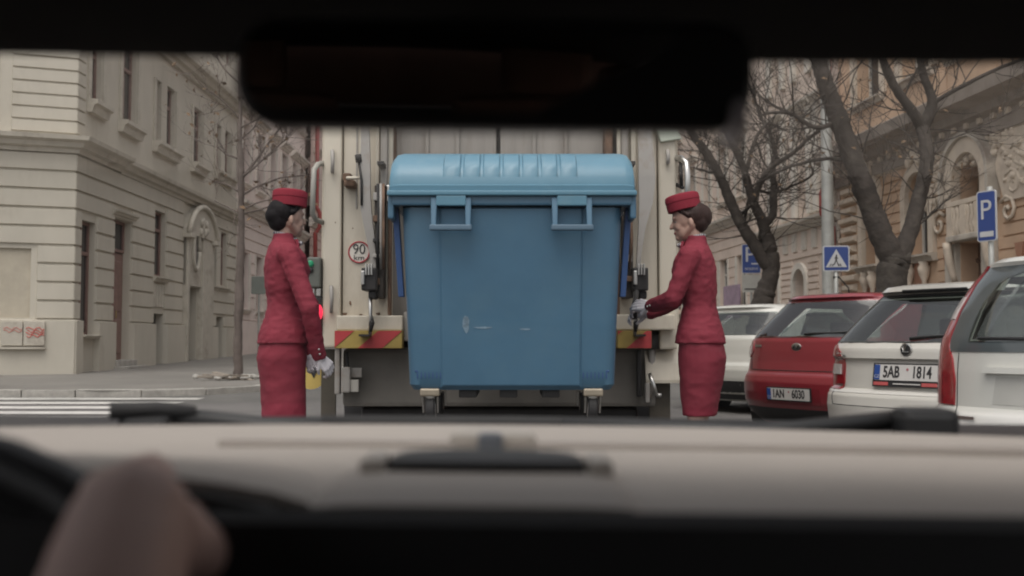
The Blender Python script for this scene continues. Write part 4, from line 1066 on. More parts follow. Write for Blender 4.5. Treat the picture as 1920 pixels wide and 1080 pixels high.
tree('street_tree', 'thick forked bare tree with moss in the fork, behind the white estate car', 17.0,
     [(1664,745,66),(1667,640,58),(1669,560,54),(1674,505,56),(1682,478,50)],
     [[(1676,492,48),(1652,440,45),(1628,375,41),(1602,305,38),(1573,225,37),(1546,150,31),(1530,85,27),(1512,-20,22),(1500,-160,15)],
      [(1686,490,36),(1712,440,31),(1738,375,28),(1762,305,26),(1770,250,26),(1770,210,26)],
      [(1770,218,24),(1742,182,20),(1703,133,17),(1672,60,15),(1650,-60,11)],
      [(1770,220,26),(1786,170,20),(1764,115,16),(1752,40,14),(1760,-80,10)],
      [(1785,172,10),(1838,143,8),(1905,112,7),(1970,95,5)],
      [(1573,225,12),(1530,240,9),(1480,215,7),(1430,215,5)], [(1602,305,9),(1560,290,7),(1500,300,5),(1440,330,3)]], 3, 1.5, .8, 130)
tree('street_tree', 'slimmer forked bare tree beside the parking sign with grey plate', 27.0,
     [(1424,650,46),(1428,580,44),(1436,545,36),(1446,510,32),(1443,470,30),(1436,440,28)],
     [[(1440,500,27),(1418,465,24),(1392,425,22),(1372,385,20),(1350,335,18),(1325,290,17),(1298,252,15),(1270,200,12),(1250,120,9)],
      [(1436,445,26),(1426,412,20),(1406,375,16),(1393,330,14),(1375,290,13),(1352,245,12),(1335,190,10),(1325,110,8)],
      [(1432,420,18),(1450,402,15),(1455,360,14),(1456,310,12),(1463,280,9),(1455,240,7),(1440,205,6),(1425,150,5)],
      [(1408,385,11),(1420,345,11),(1440,318,10),(1470,298,8),(1500,270,6),(1530,255,4)],
      [(1395,420,5),(1412,358,6),(1455,358,6),(1490,345,5),(1540,318,5),(1537,285,4)],
      [(1396,320,8),(1412,270,7),(1440,232,6),(1475,238,4)], [(1392,400,7),(1402,388,6)], [(1335,325,6),(1308,312,4)]], 5, 1.7, 1.0, 200, m=m_bark, twig_r=.012)
tree('street_tree', 'thin young bare tree with brown buds by the cream corner building', 20.0,
     [(446,712,17),(447,640,17),(449,540,15),(452,420,13),(451,300,11),(450,210,9),(452,120,8),(455,20,6)],
     [[(453,335,6),(480,300,5),(505,265,4),(528,235,3)], [(455,332,5),(490,305,4),(520,280,3),(545,262,3)],
      [(454,366,5),(480,350,4),(530,332,3),(575,328,3)], [(453,395,4),(480,385,3),(520,376,2.5)], [(452,402,4),(485,392,3),(515,380,2.5)],
      [(451,240,4),(475,232,3),(505,222,2.5)], [(450,362,4),(425,345,3),(400,338,2)], [(450,300,4),(430,292,3),(412,280,2)],
      [(451,262,3),(480,240,3),(500,205,2)], [(451,225,3),(430,200,3),(405,180,2)], [(451,190,4),(490,150,3),(520,100,2)], [(452,160,4),(415,120,3),(390,60,2)], [(451,400,3),(425,388,2.5),(395,372,2)]], 9, .8, .6, 160, m=mat('young_bark', (.12,.095,.083), .85, var=.2, scale=9), twig_r=.006, yspread=.5)
tree('street_tree', 'distant bare tree with fine twigs in front of the peach town house', 40.0,
     [(1482,640,22),(1480,520,20),(1478,430,18)],
     [[(1478,435,14),(1460,360,11),(1450,280,8),(1430,180,6),(1420,80,4)], [(1478,435,14),(1500,350,11),(1510,260,8),(1540,150,6),(1560,50,4)], [(1480,400,10),(1482,300,8),(1480,200,6),(1490,90,4)], [(1460,360,7),(1410,300,5),(1370,260,4)], [(1500,350,7),(1540,300,5),(1580,280,4)]], 12, 2.4, 1.5, 500, m=m_bark, twig_r=.012)
tree('street_tree', 'distant slender bare tree near the end of the right pavement', 50.0,
     [(1330,640,16),(1330,520,14),(1328,450,12)],
     [[(1328,452,10),(1310,380,8),(1300,300,6),(1290,200,4)], [(1328,452,10),(1345,370,8),(1360,290,6),(1375,190,4)], [(1329,430,8),(1330,330,6),(1335,220,4)]], 14, 2.6, 1.4, 420, m=m_bark, twig_r=.013)
# rubble and boards at the foot of the thin tree
m_board = mat('weathered_board', (.28,.24,.20), .85, var=.25, scale=5)
for k, (x, y, Y, l, a, tlt, t_) in enumerate(((420,708,19.4,.95,20,.12,'grey weathered board lying flat by the thin tree, nearest the kerb'), (437,703,19.6,1.1,-35,.2,'weathered board propped on others by the thin tree'), (455,706,19.5,.8,60,.1,'short weathered board across the heap by the thin tree'), (405,710,19.3,.5,-10,.05,'smallest weathered board at the edge of the heap by the thin tree'))):
    p = at(x, y, Y); o = MB().box(-l/2, l/2, -.06, .06, 0, .035).build('loose_board', m_board, None, bevel=.006)
    o.location = (p.x, Y, gz(Y)+.128+.02*k); o.rotation_euler = (0, tlt*.6, R(a)); tag(o, t_, 'board', 'boards under the thin tree')
mb = MB()
for k in range(30): mb.ell((random.gauss(0,.35), random.gauss(0,.3), .03), (random.uniform(.03,.09), random.uniform(.03,.09), random.uniform(.02,.06)), nu=6, nv=4)
p = at(440, 706, 19.8); o = mb.build('rubble', m_kerb, None); o.location = (p.x, 19.8, gz(19.8)+.12); tag(o, 'low heap of rubble round the thin tree', 'rubble', kind='stuff')
# ================================================================ PEOPLE
m_skin = mat('skin', (.42,.27,.215), .5, var=.06, scale=12)
m_skin2 = mat('skin_fair', (.46,.29,.23), .5, var=.06, scale=12)
m_red = mat('red_wool', (.215,.030,.047), .8, var=.06, scale=5, bump=.15, bscale=260, spec=.25)
m_redh = mat('red_felt', (.24,.026,.042), .85, var=.07, scale=9, bump=.2, bscale=220, spec=.2)
m_hair1 = mat('black_hair', (.010,.008,.009), .6, spec=.15, var=.4, scale=30, bump=.15, bscale=90, stretch=(1,1,.3))
m_hair2 = mat('brown_hair', (.036,.019,.016), .55, spec=.25, var=.4, scale=30, bump=.15, bscale=90, stretch=(1,1,.3))
m_glove = mat('white_glove', (.60,.57,.60), .75, var=.06, scale=20, bump=.1, bscale=200)
m_shoe = mat('black_shoe', (.02,.018,.018), .35)
m_shirt = mat('white_shirt', (.6,.58,.56), .8)
def scarf_mat():
    m = bpy.data.materials.new('striped_scarf'); m.use_nodes = True; n = m.node_tree.nodes; L = m.node_tree.links; b = n['Principled BSDF']
    w = n.new('ShaderNodeTexWave'); w.inputs['Scale'].default_value = 28; w.inputs['Distortion'].default_value = 2.5
    tc = n.new('ShaderNodeTexCoord'); L.new(tc.outputs['Object'], w.inputs['Vector'])
    r = n.new('ShaderNodeValToRGB'); r.color_ramp.elements[0].color = (.03,.03,.04,1); r.color_ramp.elements[1].color = (.5,.48,.5,1)
    r.color_ramp.elements[0].position = .42; r.color_ramp.elements[1].position = .55
    L.new(w.outputs['Fac'], r.inputs[0]); L.new(r.outputs[0], b.inputs['Base Color']); b.inputs['Roughness'].default_value = .7
    return m
m_scarf = scarf_mat()
m_eyew = mat('eye_white', (.30,.27,.26), .4)
def hand(mb, wrist, d, nrm, curl=.6, sgn=1, sc=1.0, thumb_out=.7):
    """d: direction to the fingers; nrm: palm normal (fingers curl toward it)"""
    d = d.normalized(); nrm = (nrm - d*nrm.dot(d)).normalized(); side = d.cross(nrm).normalized()*sgn
    for k in range(4):
        o = side*(k-1.5)*.0205*sc
        a = wrist + d*.012*sc + o*.55; b = wrist + d*(.088 - .004*abs(k-1.2))*sc + o
        mb.caps(a, b, .0155*sc, .0125*sc, 10)
        L_ = (.040, .045, .042, .033)[k]*sc; p = b; ang = curl*.5; r = .0092*sc
        for j in range(3):
            dd = (d*math.cos(ang) + nrm*math.sin(ang)).normalized(); q = p + dd*L_*(1, .68, .55)[j]
            mb.caps(p, q, r, r*.92, 8); p = q; r *= .93; ang += curl*(.95, .7, .6)[j]
    t0 = wrist + d*.028*sc - side*.024*sc; t1 = t0 + (d*.75 - side*thumb_out + nrm*.45).normalized()*.042*sc
    t2 = t1 + (d*.9 - side*.15 + nrm*.75).normalized()*.032*sc
    mb.caps(t0, t1, .0145*sc, .0115*sc, 8); mb.caps(t1, t2, .011*sc, .0088*sc, 8)
def ring_e(cx, cy, cz, rx, ry, n=28, p=2.3):
    out = []
    for k in range(n):
        a = 2*math.pi*k/n; c, s = math.cos(a), math.sin(a)
        out.append((cx+rx*math.copysign(abs(c)**(2/p), c), cy+ry*math.copysign(abs(s)**(2/p), s), cz))
    return out
def attendant(label, loc, phi, head_yaw, head_pitch, arms, hair_m, bun, skin, seed, lean=0.0, hem=(.56,.098,.138)):
    rt = empty('person', loc, phi, label=label, cat='person', group='attendants in red uniform')
    MW = Matrix.Translation(loc) @ Matrix.Rotation(phi, 4, 'Z'); MI_ = MW.inverted()
    A_ = [[MI_ @ p for p in a] for a in arms]
    Mh = Matrix.Translation((lean+.005, 0, 1.60)) @ Matrix.Rotation(head_yaw, 4, 'Z') @ Matrix.Rotation(head_pitch, 4, 'Y') @ Matrix.Translation((0, 0, -1.60))
    R3 = Mh.to_3x3()
    def H(p): return Mh @ Vector(p)
    # body
    mb = MB()
    mb.ell(H((.005,0,1.745)), (.096,.075,.098), R3)
    mb.ell(H((.045,0,1.675)), (.052,.054,.066), R3); mb.ell(H((.06,0,1.705)), (.042,.055,.05), R3)
    mb.ell(H((.080,0,1.636)), (.021,.024,.02), R3)                   # chin
    mb.caps(H((.05,.03,1.645)), H((.0,.055,1.685)), .02, .02); mb.caps(H((.05,-.03,1.645)), H((.0,-.055,1.685)), .02, .02)
    mb.caps(H((.090,0,1.742)), H((.1135,0,1.702)), .0095, .0135, 8)       # nose
    mb.ell(H((.092,0,1.670)), (.012,.024,.008), R3); mb.ell(H((.090,0,1.658)), (.012,.022,.008), R3)
    mb.caps(H((.088,-.035,1.752)), H((.088,.035,1.752)), .012, .012, 8)
    for s in (-1, 1): 
        mb.ell(H((-.005, s*.077, 1.708)), (.015,.010,.027), R3, 12, 8)
        mb.ell(H((.068, s*.036, 1.692)), (.02,.018,.022), R3)
    mb.chain([Vector((lean-.02,0,1.50)), H((-.008,0,1.66))], [.052,.046])
    mb.loft([ring_e(lean*.8,0,1.54,.06,.14), ring_e(lean*.6,0,1.45,.095,.15), ring_e(0,0,1.22,.085,.12), ring_e(0,0,1.0,.105,.155), ring_e(0,0,.88,.10,.15)])
    for s in (-1, 1):
        mb.chain([Vector((0,s*.085,.95)), Vector((.015,s*.07,.52)), Vector((-.02,s*.065,.33)), Vector((-.01,s*.06,.12))], [.078,.053,.052,.034])
        mb.chain([Vector((-.03,s*.06,.10)), Vector((.06,s*.065,.05)), Vector((.13,s*.07,.03))], [.034,.032,.024])
    for a in A_: mb.chain(a[:3], [.042,.036,.026])
    blob('body', mb, skin, rt, .0045, 9)
    # eyes, brows, lips
    for s in (-1, 1):
        e = MB().ell(H((.0815, s*.034, 1.727)), (.0065,.012,.0045), R3, 10, 8).build('eye', m_eyew, rt, smooth=True)
        MB().ell(H((.086, s*.034, 1.7275)), (.004,.008,.005), R3, 8, 6).build('iris', m_shoe, e, smooth=True)
        MB().caps(H((.0965, s*.016, 1.753)), H((.082, s*.054, 1.751)), .0035, .0022, 6).build('eyebrow', hair_m, rt, smooth=True)
    MB().ell(H((.0955,0,1.664)), (.008,.022,.009), R3, 10, 8).build('lips', mat('lipstick', (.28,.07,.075), .4), rt, smooth=True)
    # jacket
    mb = MB()
    sh = lean
    mb.loft([ring_e(-.004,0,.985,.150,.200), ring_e(-.004,0,1.05,.140,.190), ring_e(0,0,1.14,.114,.156), ring_e(.0,0,1.21,.098,.136), ring_e(.0,0,1.26,.102,.142), ring_e(sh*.3+.004,0,1.32,.118,.158), ring_e(sh*.6+.012,0,1.42,.132,.172), ring_e(sh*.8+.004,0,1.49,.118,.178), ring_e(sh*.9-.004,0,1.535,.096,.160), ring_e(sh-.012,0,1.57,.074,.108), ring_e(sh-.014,0,1.60,.062,.066), ring_e(sh-.014,0,1.632,.058,.060)])
    for a in A_:
        d0 = (a[1]-a[0]).normalized(); d1 = (a[2]-a[1]).normalized()
        mb.ell(a[0], (.066,.062,.066))
        mb.chain([a[0], a[0].lerp(a[1], .5), a[1]], [.064,.058,.053]); mb.chain([a[1], a[1].lerp(a[2], .5), a[2]-d1*.01], [.053,.049,.043])
    jk = blob('jacket', mb, m_red, rt, .0075, 4, disp=.0045, dscale=.09, crease=.9)
    # collar and scarf
    mb = MB(); c0 = Vector((sh-.012,0,1.622))
    pts = [c0 + Vector((.053*math.cos(a), .053*math.sin(a), .004-.010*math.cos(a))) for a in [2*math.pi*k/20 for k in range(21)]]
    mb.tube(pts, .0085, 8); blob('scarf', mb, m_scarf, rt, .003, 1)
    mb = MB(); mb.ell((sh+.055,0,1.595), (.018,.024,.018)); mb.caps((sh+.055,.0,1.595), (sh+.085,.04,1.575), .009, .013); mb.caps((sh+.055,.0,1.595), (sh+.085,-.04,1.575), .009, .013); blob('scarf_knot', mb, m_scarf, rt, .005, 1)
    for s in (-1, 1):
        mb = MB(); mb.loft([[(sh+.065+.05*t, s*(.075-.055*t), 1.595-.26*t), (sh+.060+.06*t, s*(.035-.025*t), 1.60-.26*t), (sh+.048+.06*t, s*(.035-.025*t), 1.60-.26*t), (sh+.05+.05*t, s*(.08-.06*t), 1.595-.26*t)] for t in (0, .35, .7, 1)]); mb.build('lapel', m_red, jk, smooth=True)
    for k in range(2): MB().ell((.122-.004*k, 0, 1.30-.10*k), (.006,.011,.011), None, 10, 6).build('button', m_chr, jk, smooth=True)
    for a in A_:
        d1 = (a[2]-a[1]).normalized(); sd_ = Vector((0,-1,0)) if a[0].y < 0 else Vector((0,1,0)); sd_ = (sd_ - d1*sd_.dot(d1)).normalized()
        for k in range(2): MB().ell(a[2]-d1*(.03+.03*k)+sd_*.044, (.007,.007,.007), None, 8, 6).build('cuff_button', m_chr, jk, smooth=True)
    # skirt
    mb = MB(); mb.loft([ring_e(-.002,0,1.06,.112,.155), ring_e(-.008,0,1.0,.128,.182), ring_e(-.014,0,.90,.142,.188), ring_e(-.008,0,.78,.128,.174), ring_e(.0,0,(.78+hem[0])/2,(.128+hem[1])/2+.002,(.174+hem[2])/2+.002), ring_e(.004,0,hem[0],hem[1],hem[2])])
    blob('skirt', mb, m_red, rt, .008, 3, disp=.004, dscale=.15, crease=.8)
    # hair, bun, hat
    mb = MB()
    mb.ell(H((-.028,0,1.757)), (.092,.083,.088), R3); mb.ell(H((-.055,0,1.705)), (.058,.066,.062), R3)
    for s in (-1, 1): mb.caps(H((.045, s*.058, 1.79)), H((.005, s*.077, 1.755)), .018, .016)
    mb.caps(H((.06,-.03,1.815)), H((.06,.03,1.815)), .022, .022)
    bc, br = bun; mb.ell(H(bc), br, R3)
    blob('hair', mb, hair_m, rt, .005, 9)
    mb = MB(); Mt = Mh @ Matrix.Translation((.018, 0, 1.792)) @ Matrix.Rotation(R(3), 4, 'Y')
    mb.lathe([(.090,0),(.1005,.004),(.1025,.04),(.1015,.052),(.1045,.056),(.1035,.082),(.099,.093),(.088,.099),(.05,.104),(.01,.105)], 40, Mt, .93)
    mb.build('pillbox_hat', m_redh, rt, smooth='auto')
    # gloves
    for a in A_:
        mb = MB(); d1 = (a[3]-a[2]).normalized(); dn = (a[2]-a[1]).normalized()
        mb.chain([a[2]-dn*.045, a[2]+d1*.012], [.036,.030])
        hand(mb, a[2], d1, (MI_.to_3x3() @ a_norm[tuple_id(arms, A_, a)]), a_curl[tuple_id(arms, A_, a)], a_sgn[tuple_id(arms, A_, a)], 1.0)
        blob('glove', mb, m_glove, rt, .0036, 1)
    for s in (-1, 1):
        mb = MB(); mb.chain([Vector((-.035,s*.06,.075)), Vector((.07,s*.065,.045)), Vector((.145,s*.07,.028))], [.036,.034,.026]); mb.caps(Vector((-.05,s*.06,.08)), Vector((-.045,s*.06,.012)), .022, .009)
        blob('shoe', mb, m_shoe, rt, .005, 1)
    return rt
def tuple_id(arms, A_, a): return [i for i in range(len(A_)) if A_[i] is a][0]
# left attendant: hands clasped low in front
YLW = 6.1; lp_ = at(533, 640, YLW); locL = Vector((lp_.x, YLW, 0)); phL = R(20)
def wdir(phi): return Vector((math.cos(phi), math.sin(phi), 0))
f = wdir(phL); l_ = Vector((-f.y, f.x, 0))
shR = locL - l_*.165 + Vector((0,0,1.500)) - f*.005; shL = locL + l_*.165 + Vector((0,0,1.500))
elR = at(580, 578, YLW-.22); wrR = at(598, 668, YLW-.10); hdR = at(617, 690, YLW-.07)
elL = at(583, 575, YLW+.30); wrL = at(578, 666, YLW+.10); hdL = at(590, 692, YLW+.05)
a_norm = [Vector((-.3,.75,-.4)), Vector((.2,-.8,-.3))]; a_curl = [.85, .8]; a_sgn = [1, -1]
attendant('person in red suit and pillbox hat with dark hair, gloved hands held low', locL, phL, R(18), R(0), [[shR, elR, wrR, hdR], [shL, elL, wrL, hdL]], m_hair1, ((-.076,0,1.735), (.054,.064,.056)), m_skin, 1, hem=(.46,.124,.165))
# right attendant: reaching for the lever
YRW = 6.22; rp_ = at(1312, 640, YRW); locR = Vector((rp_.x, YRW, 0)); phR = R(162)
f = wdir(phR); l_ = Vector((-f.y, f.x, 0))
shL = locR + l_*.165 + Vector((0,0,1.495)) + f*.03; shR = locR - l_*.165 + Vector((0,0,1.495)) + f*.03
elL = at(1262, 560, YRW-.16); wrL = at(1221, 574, YRW+.08); hdL = at(1180, 570, YRW+.17)
elR = at(1262, 566, YRW+.26); wrR = at(1219, 588, YRW+.24); hdR = at(1185, 588, YRW+.25)
a_norm = [Vector((-.1,.9,-.3)), Vector((0,-.6,-.8))]; a_curl = [.5, .9]; a_sgn = [-1, 1]
attendant('person in red suit and pillbox hat with brown bun, reaching for the lorry lever', locR, phR, R(10), R(9), [[shL, elL, wrL, hdL], [shR, elR, wrR, hdR]], m_hair2, ((-.088,0,1.742), (.052,.058,.070)), m_skin2, 2, lean=.03)
# lever that the hand holds
q0 = at(1188, 574, YRW+.23); 
mb = MB()
to = lambda p: Vector((p.x+.09, p.y-TY, p.z))
mb.tube([to(at(1194, 545, 7.0)), to(at(1192, 560, YRW+.45)), to(at(1189, 572, YRW+.24)), to(at(1190, 598, YRW+.22))], [.016,.016,.017,.015], 10); mb.build('lift_lever', m_rub, TR, smooth=True)

# ================================================================ CARS
def glass_mat(name, tintc, f0, f1):
    m = bpy.data.materials.new(name); m.use_nodes = True; n = m.node_tree.nodes; L = m.node_tree.links; n.clear()
    tr = n.new('ShaderNodeBsdfTransparent'); tr.inputs[0].default_value = (*tintc, 1); gl = n.new('ShaderNodeBsdfGlossy'); gl.inputs['Roughness'].default_value = .03
    lw = n.new('ShaderNodeLayerWeight'); lw.inputs[0].default_value = .5; pw = n.new('ShaderNodeMath'); pw.operation = 'POWER'; pw.inputs[1].default_value = 5
    fr = n.new('ShaderNodeMath'); fr.operation = 'MULTIPLY_ADD'; fr.inputs[1].default_value = f1; fr.inputs[2].default_value = f0
    mx = n.new('ShaderNodeMixShader'); ou = n.new('ShaderNodeOutputMaterial')
    L.new(lw.outputs['Facing'], pw.inputs[0]); L.new(pw.outputs[0], fr.inputs[0]); L.new(fr.outputs[0], mx.inputs[0])
    L.new(tr.outputs[0], mx.inputs[1]); L.new(gl.outputs[0], mx.inputs[2]); L.new(mx.outputs[0], ou.inputs[0]); return m
m_cglass = glass_mat('car_glass', (.50,.545,.52), .14, .6)
m_cseat = mat('car_seat_cloth', (.035,.035,.038), .9, var=.2)
m_lred = mat('tail_lamp_red', (.26,.012,.018), .15, var=.25, scale=14, coat=.6)
m_lwht = mat('lamp_clear', (.50,.47,.46), .2, var=.2, scale=20, coat=.5)
m_trimb = mat('black_trim', (.022,.022,.023), .55, var=.2)
m_seam = mat('panel_gap', (.02,.02,.02), .8)
m_plate = mat('plate_white', (.62,.60,.58), .5, var=.05)
m_eu = mat('plate_blue', (.025,.075,.30), .5)
class Car:
    n = 3.1; B = .62
    def __init__(s, name, label, loc, head, tab, paint, group=None):
        s.t = np.array(tab, float); s.paint = paint
        s.root = empty(name, loc, -head, label=label, cat='car', group=group)
    def q(s, z): return [float(np.interp(z, s.t[:,0], s.t[:,k])) for k in (1,2,3)]   # y_rear, y_front, half width
    def pt(s, t, z):
        yr, yf, hw = s.q(z); sg = 1 if t >= 0 else -1; a = abs(t)
        if a <= 1:
            th = a*math.pi/2; return Vector((sg*hw*math.sin(th)**(2/s.n), yr + s.B*(1-math.cos(th)**(2/s.n)), z))
        return Vector((sg*hw, yr + s.B + (a-1), z))
    def T(s, fx):
        a = abs(fx)
        if a <= 1: return math.copysign(math.asin(min(1, a**(s.n/2)))*2/math.pi, fx)
        return fx
    def nrm(s, t, z):
        e = .004; a = s.pt(t+e, z)-s.pt(t-e, z); b = s.pt(t, z+e)-s.pt(t, z-e); n_ = a.cross(b)
        if n_.length < 1e-9: return Vector((0,-1,0))
        n_.normalize(); p = s.pt(t, z); c = Vector((0, s.q(z)[0]+1.5, z))
        return n_ if n_.dot(p-c) > 0 else -n_
    def shell(s, holes=(), front=(1.02, 1.33)):
        zs = sorted(set([float(z) for z in s.t[:,0]] + list(np.linspace(s.t[0,0], s.t[-1,0], 40)))); rings = []
        for z in zs:
            yr, yf, hw = s.q(z); half = []
            for k in range(15):
                p = s.pt(k/14, z); half.append((p.x, p.y))
            Bf = min(s.B*1.4, (yf-yr)*.4); ym = yf - Bf
            for k in range(1, 4): half.append((hw, (yr+s.B)*(1-k/4)+ym*k/4))
            for k in range(0, 11):
                th = math.pi/2*(1-k/10); half.append((hw*math.sin(th)**(2/2.6), yf - Bf*(1-math.cos(th)**(2/2.6)) if k else ym))
            ring = [(x, y, z) for x, y in half] + [(-x, y, z) for x, y in reversed(half[1:-1])]
            rings.append(ring)
        n_ = len(rings[0]); nh = 15+3+11
        def drop(i, j):
            z = (zs[i]+zs[i+1])/2; k = (j+.5) if j < nh-1 else (n_-j-.5); sg = 1 if j < nh-1 else -1
            if k >= 18:
                fxr = math.sin(math.pi/2*(1-(k-18)/10))**(2/2.6) if k <= 28 else 0
                return front[0] < z < front[1] and fxr < .88
            t = k/14 if k <= 14 else 1+(k-14)/4*( (s.q(z)[1]-s.q(z)[0]-s.B)*.8)
            for rows in holes:
                zz = [r[0] for r in rows]
                if not (zz[0]+.012 < z < zz[-1]-.012): continue
                a = s.T(float(np.interp(z, zz, [r[1] for r in rows]))); b = s.T(float(np.interp(z, zz, [r[2] for r in rows])))
                if a+.03 < sg*t < b-.03: return True
            return False
        vs = [p for r in rings for p in r]; mb = MB()
        fs = [(i*n_+j, i*n_+(j+1)%n_, (i+1)*n_+(j+1)%n_, (i+1)*n_+j) for i in range(len(rings)-1) for j in range(n_) if not drop(i, j)]
        fs += [tuple(reversed(range(n_))), tuple(range((len(rings)-1)*n_, len(rings)*n_))]
        mb.add(vs, fs)
        # seats seen through the glass
        for sx in (-.36, .36):
            for yy in (1.15, 2.05):
                MB().box(sx-.24, sx+.24, yy, yy+.12, .55, 1.04).build('seat_back', m_cseat, s.root, bevel=.04)
                MB().box(sx-.13, sx+.13, yy+.01, yy+.09, 1.06, 1.2).build('headrest', m_cseat, s.root, bevel=.03)
        MB().box(-.7, .7, .35, 1.15, .86, .88).build('parcel_shelf', m_cseat, s.root)
        MB().box(-.72, .72, 2.85, 3.2, .80, .98).build('dashboard', m_cseat, s.root, bevel=.04)
        # windscreen pane
        wr_ = []
        for z in np.linspace(front[0]-.03, front[1]+.02, 8):
            yr, yf, hw = s.q(float(z)); Bf = min(s.B*1.4, (yf-yr)*.4); row = []
            for k in range(-8, 9):
                th = math.asin((min(abs(k)/8*.9, .9))**(2.6/2)); row.append((math.copysign(hw*math.sin(th)**(2/2.6), k), yf - Bf*(1-math.cos(th)**(2/2.6))-.006, float(z)))
            wr_.append(row)
        wm = MB(); wm.add([p for r in wr_ for p in r], [(i*17+j, i*17+j+1, (i+1)*17+j+1, (i+1)*17+j) for i in range(7) for j in range(16)]); wm.build('windscreen', m_cglass, s.root, smooth=True)
        o = mb.build('body', s.paint, s.root, smooth='auto'); return o
    def patch(s, name, rows, m, off=.006, nz=10, nt=14, parent=None, bulge=0, label=None, skirt=.02):
        """rows: (z, fx_lo, fx_hi) ascending"""
        zz = [r[0] for r in rows]; lo = [r[1] for r in rows]; hi = [r[2] for r in rows]; g = []
        for i in range(nz+1):
            z = zz[0]+(zz[-1]-zz[0])*i/nz; a = s.T(np.interp(z, zz, lo)); b = s.T(np.interp(z, zz, hi)); row = []
            for j in range(nt+1):
                t = a+(b-a)*j/nt; e = bulge*math.sin(math.pi*i/nz)*math.sin(math.pi*j/nt)
                row.append(s.pt(t, z) + s.nrm(t, z)*(off+e))
            g.append(row)
        mb = MB(); vs = [p for r in g for p in r]; W_ = nt+1
        mb.add(vs, [(i*W_+j, i*W_+j+1, (i+1)*W_+j+1, (i+1)*W_+j) for i in range(nz) for j in range(nt)])
        bd = [(0,j) for j in range(nt)] + [(i,nt) for i in range(nz)] + [(nz,j) for j in range(nt,0,-1)] + [(i,0) for i in range(nz,0,-1)]
        inn = []
        for i, j in bd:
            z = g[i][j].z; a = s.T(np.interp(zz[0]+(zz[-1]-zz[0])*i/nz, zz, lo)); b = s.T(np.interp(zz[0]+(zz[-1]-zz[0])*i/nz, zz, hi)); t = a+(b-a)*j/nt
            inn.append(g[i][j]-s.nrm(t, zz[0]+(zz[-1]-zz[0])*i/nz)*skirt)
        ov = [g[i][j] for i, j in bd]; n_ = len(bd)
        mb.add(ov+inn, [(k, (k+1)%n_, n_+(k+1)%n_, n_+k) for k in range(n_)])
        return mb.build(name, m, parent or s.root, smooth='auto', label=label)
    def line(s, name, pts, r=.0025, m=None, parent=None):   # (fx, z) polyline on the surface
        P_ = []
        for (f0, z0), (f1, z1) in zip(pts[:-1], pts[1:]):
            t0, t1 = s.T(f0), s.T(f1)
            for k in range(8):
                t = t0+(t1-t0)*k/8; z = z0+(z1-z0)*k/8; P_.append(s.pt(t, z)+s.nrm(t, z)*.001)
        t = s.T(pts[-1][0]); P_.append(s.pt(t, pts[-1][1])+s.nrm(t, pts[-1][1])*.001)
        return MB().tube(P_, r, 5).build(name, m or m_seam, parent or s.root)
    def on(s, fx, z, off=.01):
        t = s.T(fx); return s.pt(t, z)+s.nrm(t, z)*off, s.nrm(t, z)
    def wheels(s, ys, r=.31, y_in=.10):
        for yy in ys:
            for sx in (-1, 1):
                hw = s.q(.45)[2]; x = sx*(hw-y_in)
                Mw = Matrix.Translation((x, yy, r)) @ Matrix.Rotation(R(90), 4, 'Y')
                MB().lathe([(.05,-.112),(r+.055,-.112),(r+.055,.112),(.05,.112)], 26, Matrix.Translation((x-.0, yy, r+.01)) @ Matrix.Rotation(R(90),4,'Y')).build('wheel_arch', m_trimb, s.root)
                w = MB().lathe([(r*.62,-.12),(r*.95,-.122),(r,-.09),(r,.09),(r*.95,.122),(r*.62,.12)], 28, Mw).build('wheel', m_rub, s.root, smooth='auto')
                MB().lathe([(.03,-.125),(r*.3,-.118),(r*.62,-.124),(r*.62,.124),(r*.3,.118),(.03,.125)], 20, Mw).build('rim', m_tg, w, smooth='auto')
    def plate(s, z, txt, frame=True, w=.52, dz=.0, strip=True):
        p, n_ = s.on(0, z, .018); hl = txt
        tilt = math.atan2(n_.z, -n_.y)
        e = bpy.data.objects.new('number_plate', MB().box(-w/2-.012, w/2+.012, 0, .012, -.065-.035*(1 if strip else 0), .065).mesh('number_plate')); COL.objects.link(e)
        e.data.materials.append(m_trimb); e.parent = s.root; e.location = p; e.rotation_euler = (-tilt, 0, 0)
        MB().prism(rrect(w/2, .055, .01, 3), 'y', -.004, .002).build('plate', m_plate, e)
        MB().box(-w/2+.002, -w/2+.048, -.006, .0, -.052, .052).build('country_band', m_eu, e)
        text('lettering', 'CZ', .032, m_swhite, e, (-w/2+.025, -.0065, -.03), (R(90),0,0), .0006)
        text('lettering', hl[0], .112, m_ink, e, (-w/2+.142, -.005, .0), (R(90),0,0), .001, sx=.70, bold=.0028)
        text('lettering', hl[1], .112, m_ink, e, (w/2-.135, -.005, .0), (R(90),0,0), .001, sx=.70, bold=.0028)
        MB().lathe([(.010,0),(.010,.003)], 12, Matrix.Translation((.012,-.003,.022)) @ Matrix.Rotation(R(90),4,'X')).build('seal', mat('seal_red', (.4,.15,.17), .5), e)
        if strip:
            MB().box(-w/2+.0, -w/2+.12, -.004, .002, -.092, -.068).build('dealer_strip', mat('dealer_red', (.50,.10,.10), .5), e)
            MB().box(w/2-.13, w/2-.0, -.004, .002, -.092, -.068).build('dealer_strip', mat('dealer_red', (.50,.10,.10), .5), e)
            MB().box(-.10, .12, -.004, .002, -.083, -.076).build('dealer_text', m_plate, e)
        return e
m_cw = mat('white_car_paint', (.60,.58,.54), .28, var=.03, scale=2, coat=.7)
m_cw2 = mat('cream_white_car_paint', (.56,.55,.51), .3, var=.03, scale=2, coat=.7)
m_cr = mat('red_car_paint', (.235,.022,.032), .28, var=.05, scale=2, coat=.8)
HEAD = R(57)
XR = 2.63
GRP = 'cars parked at an angle along the right kerb'
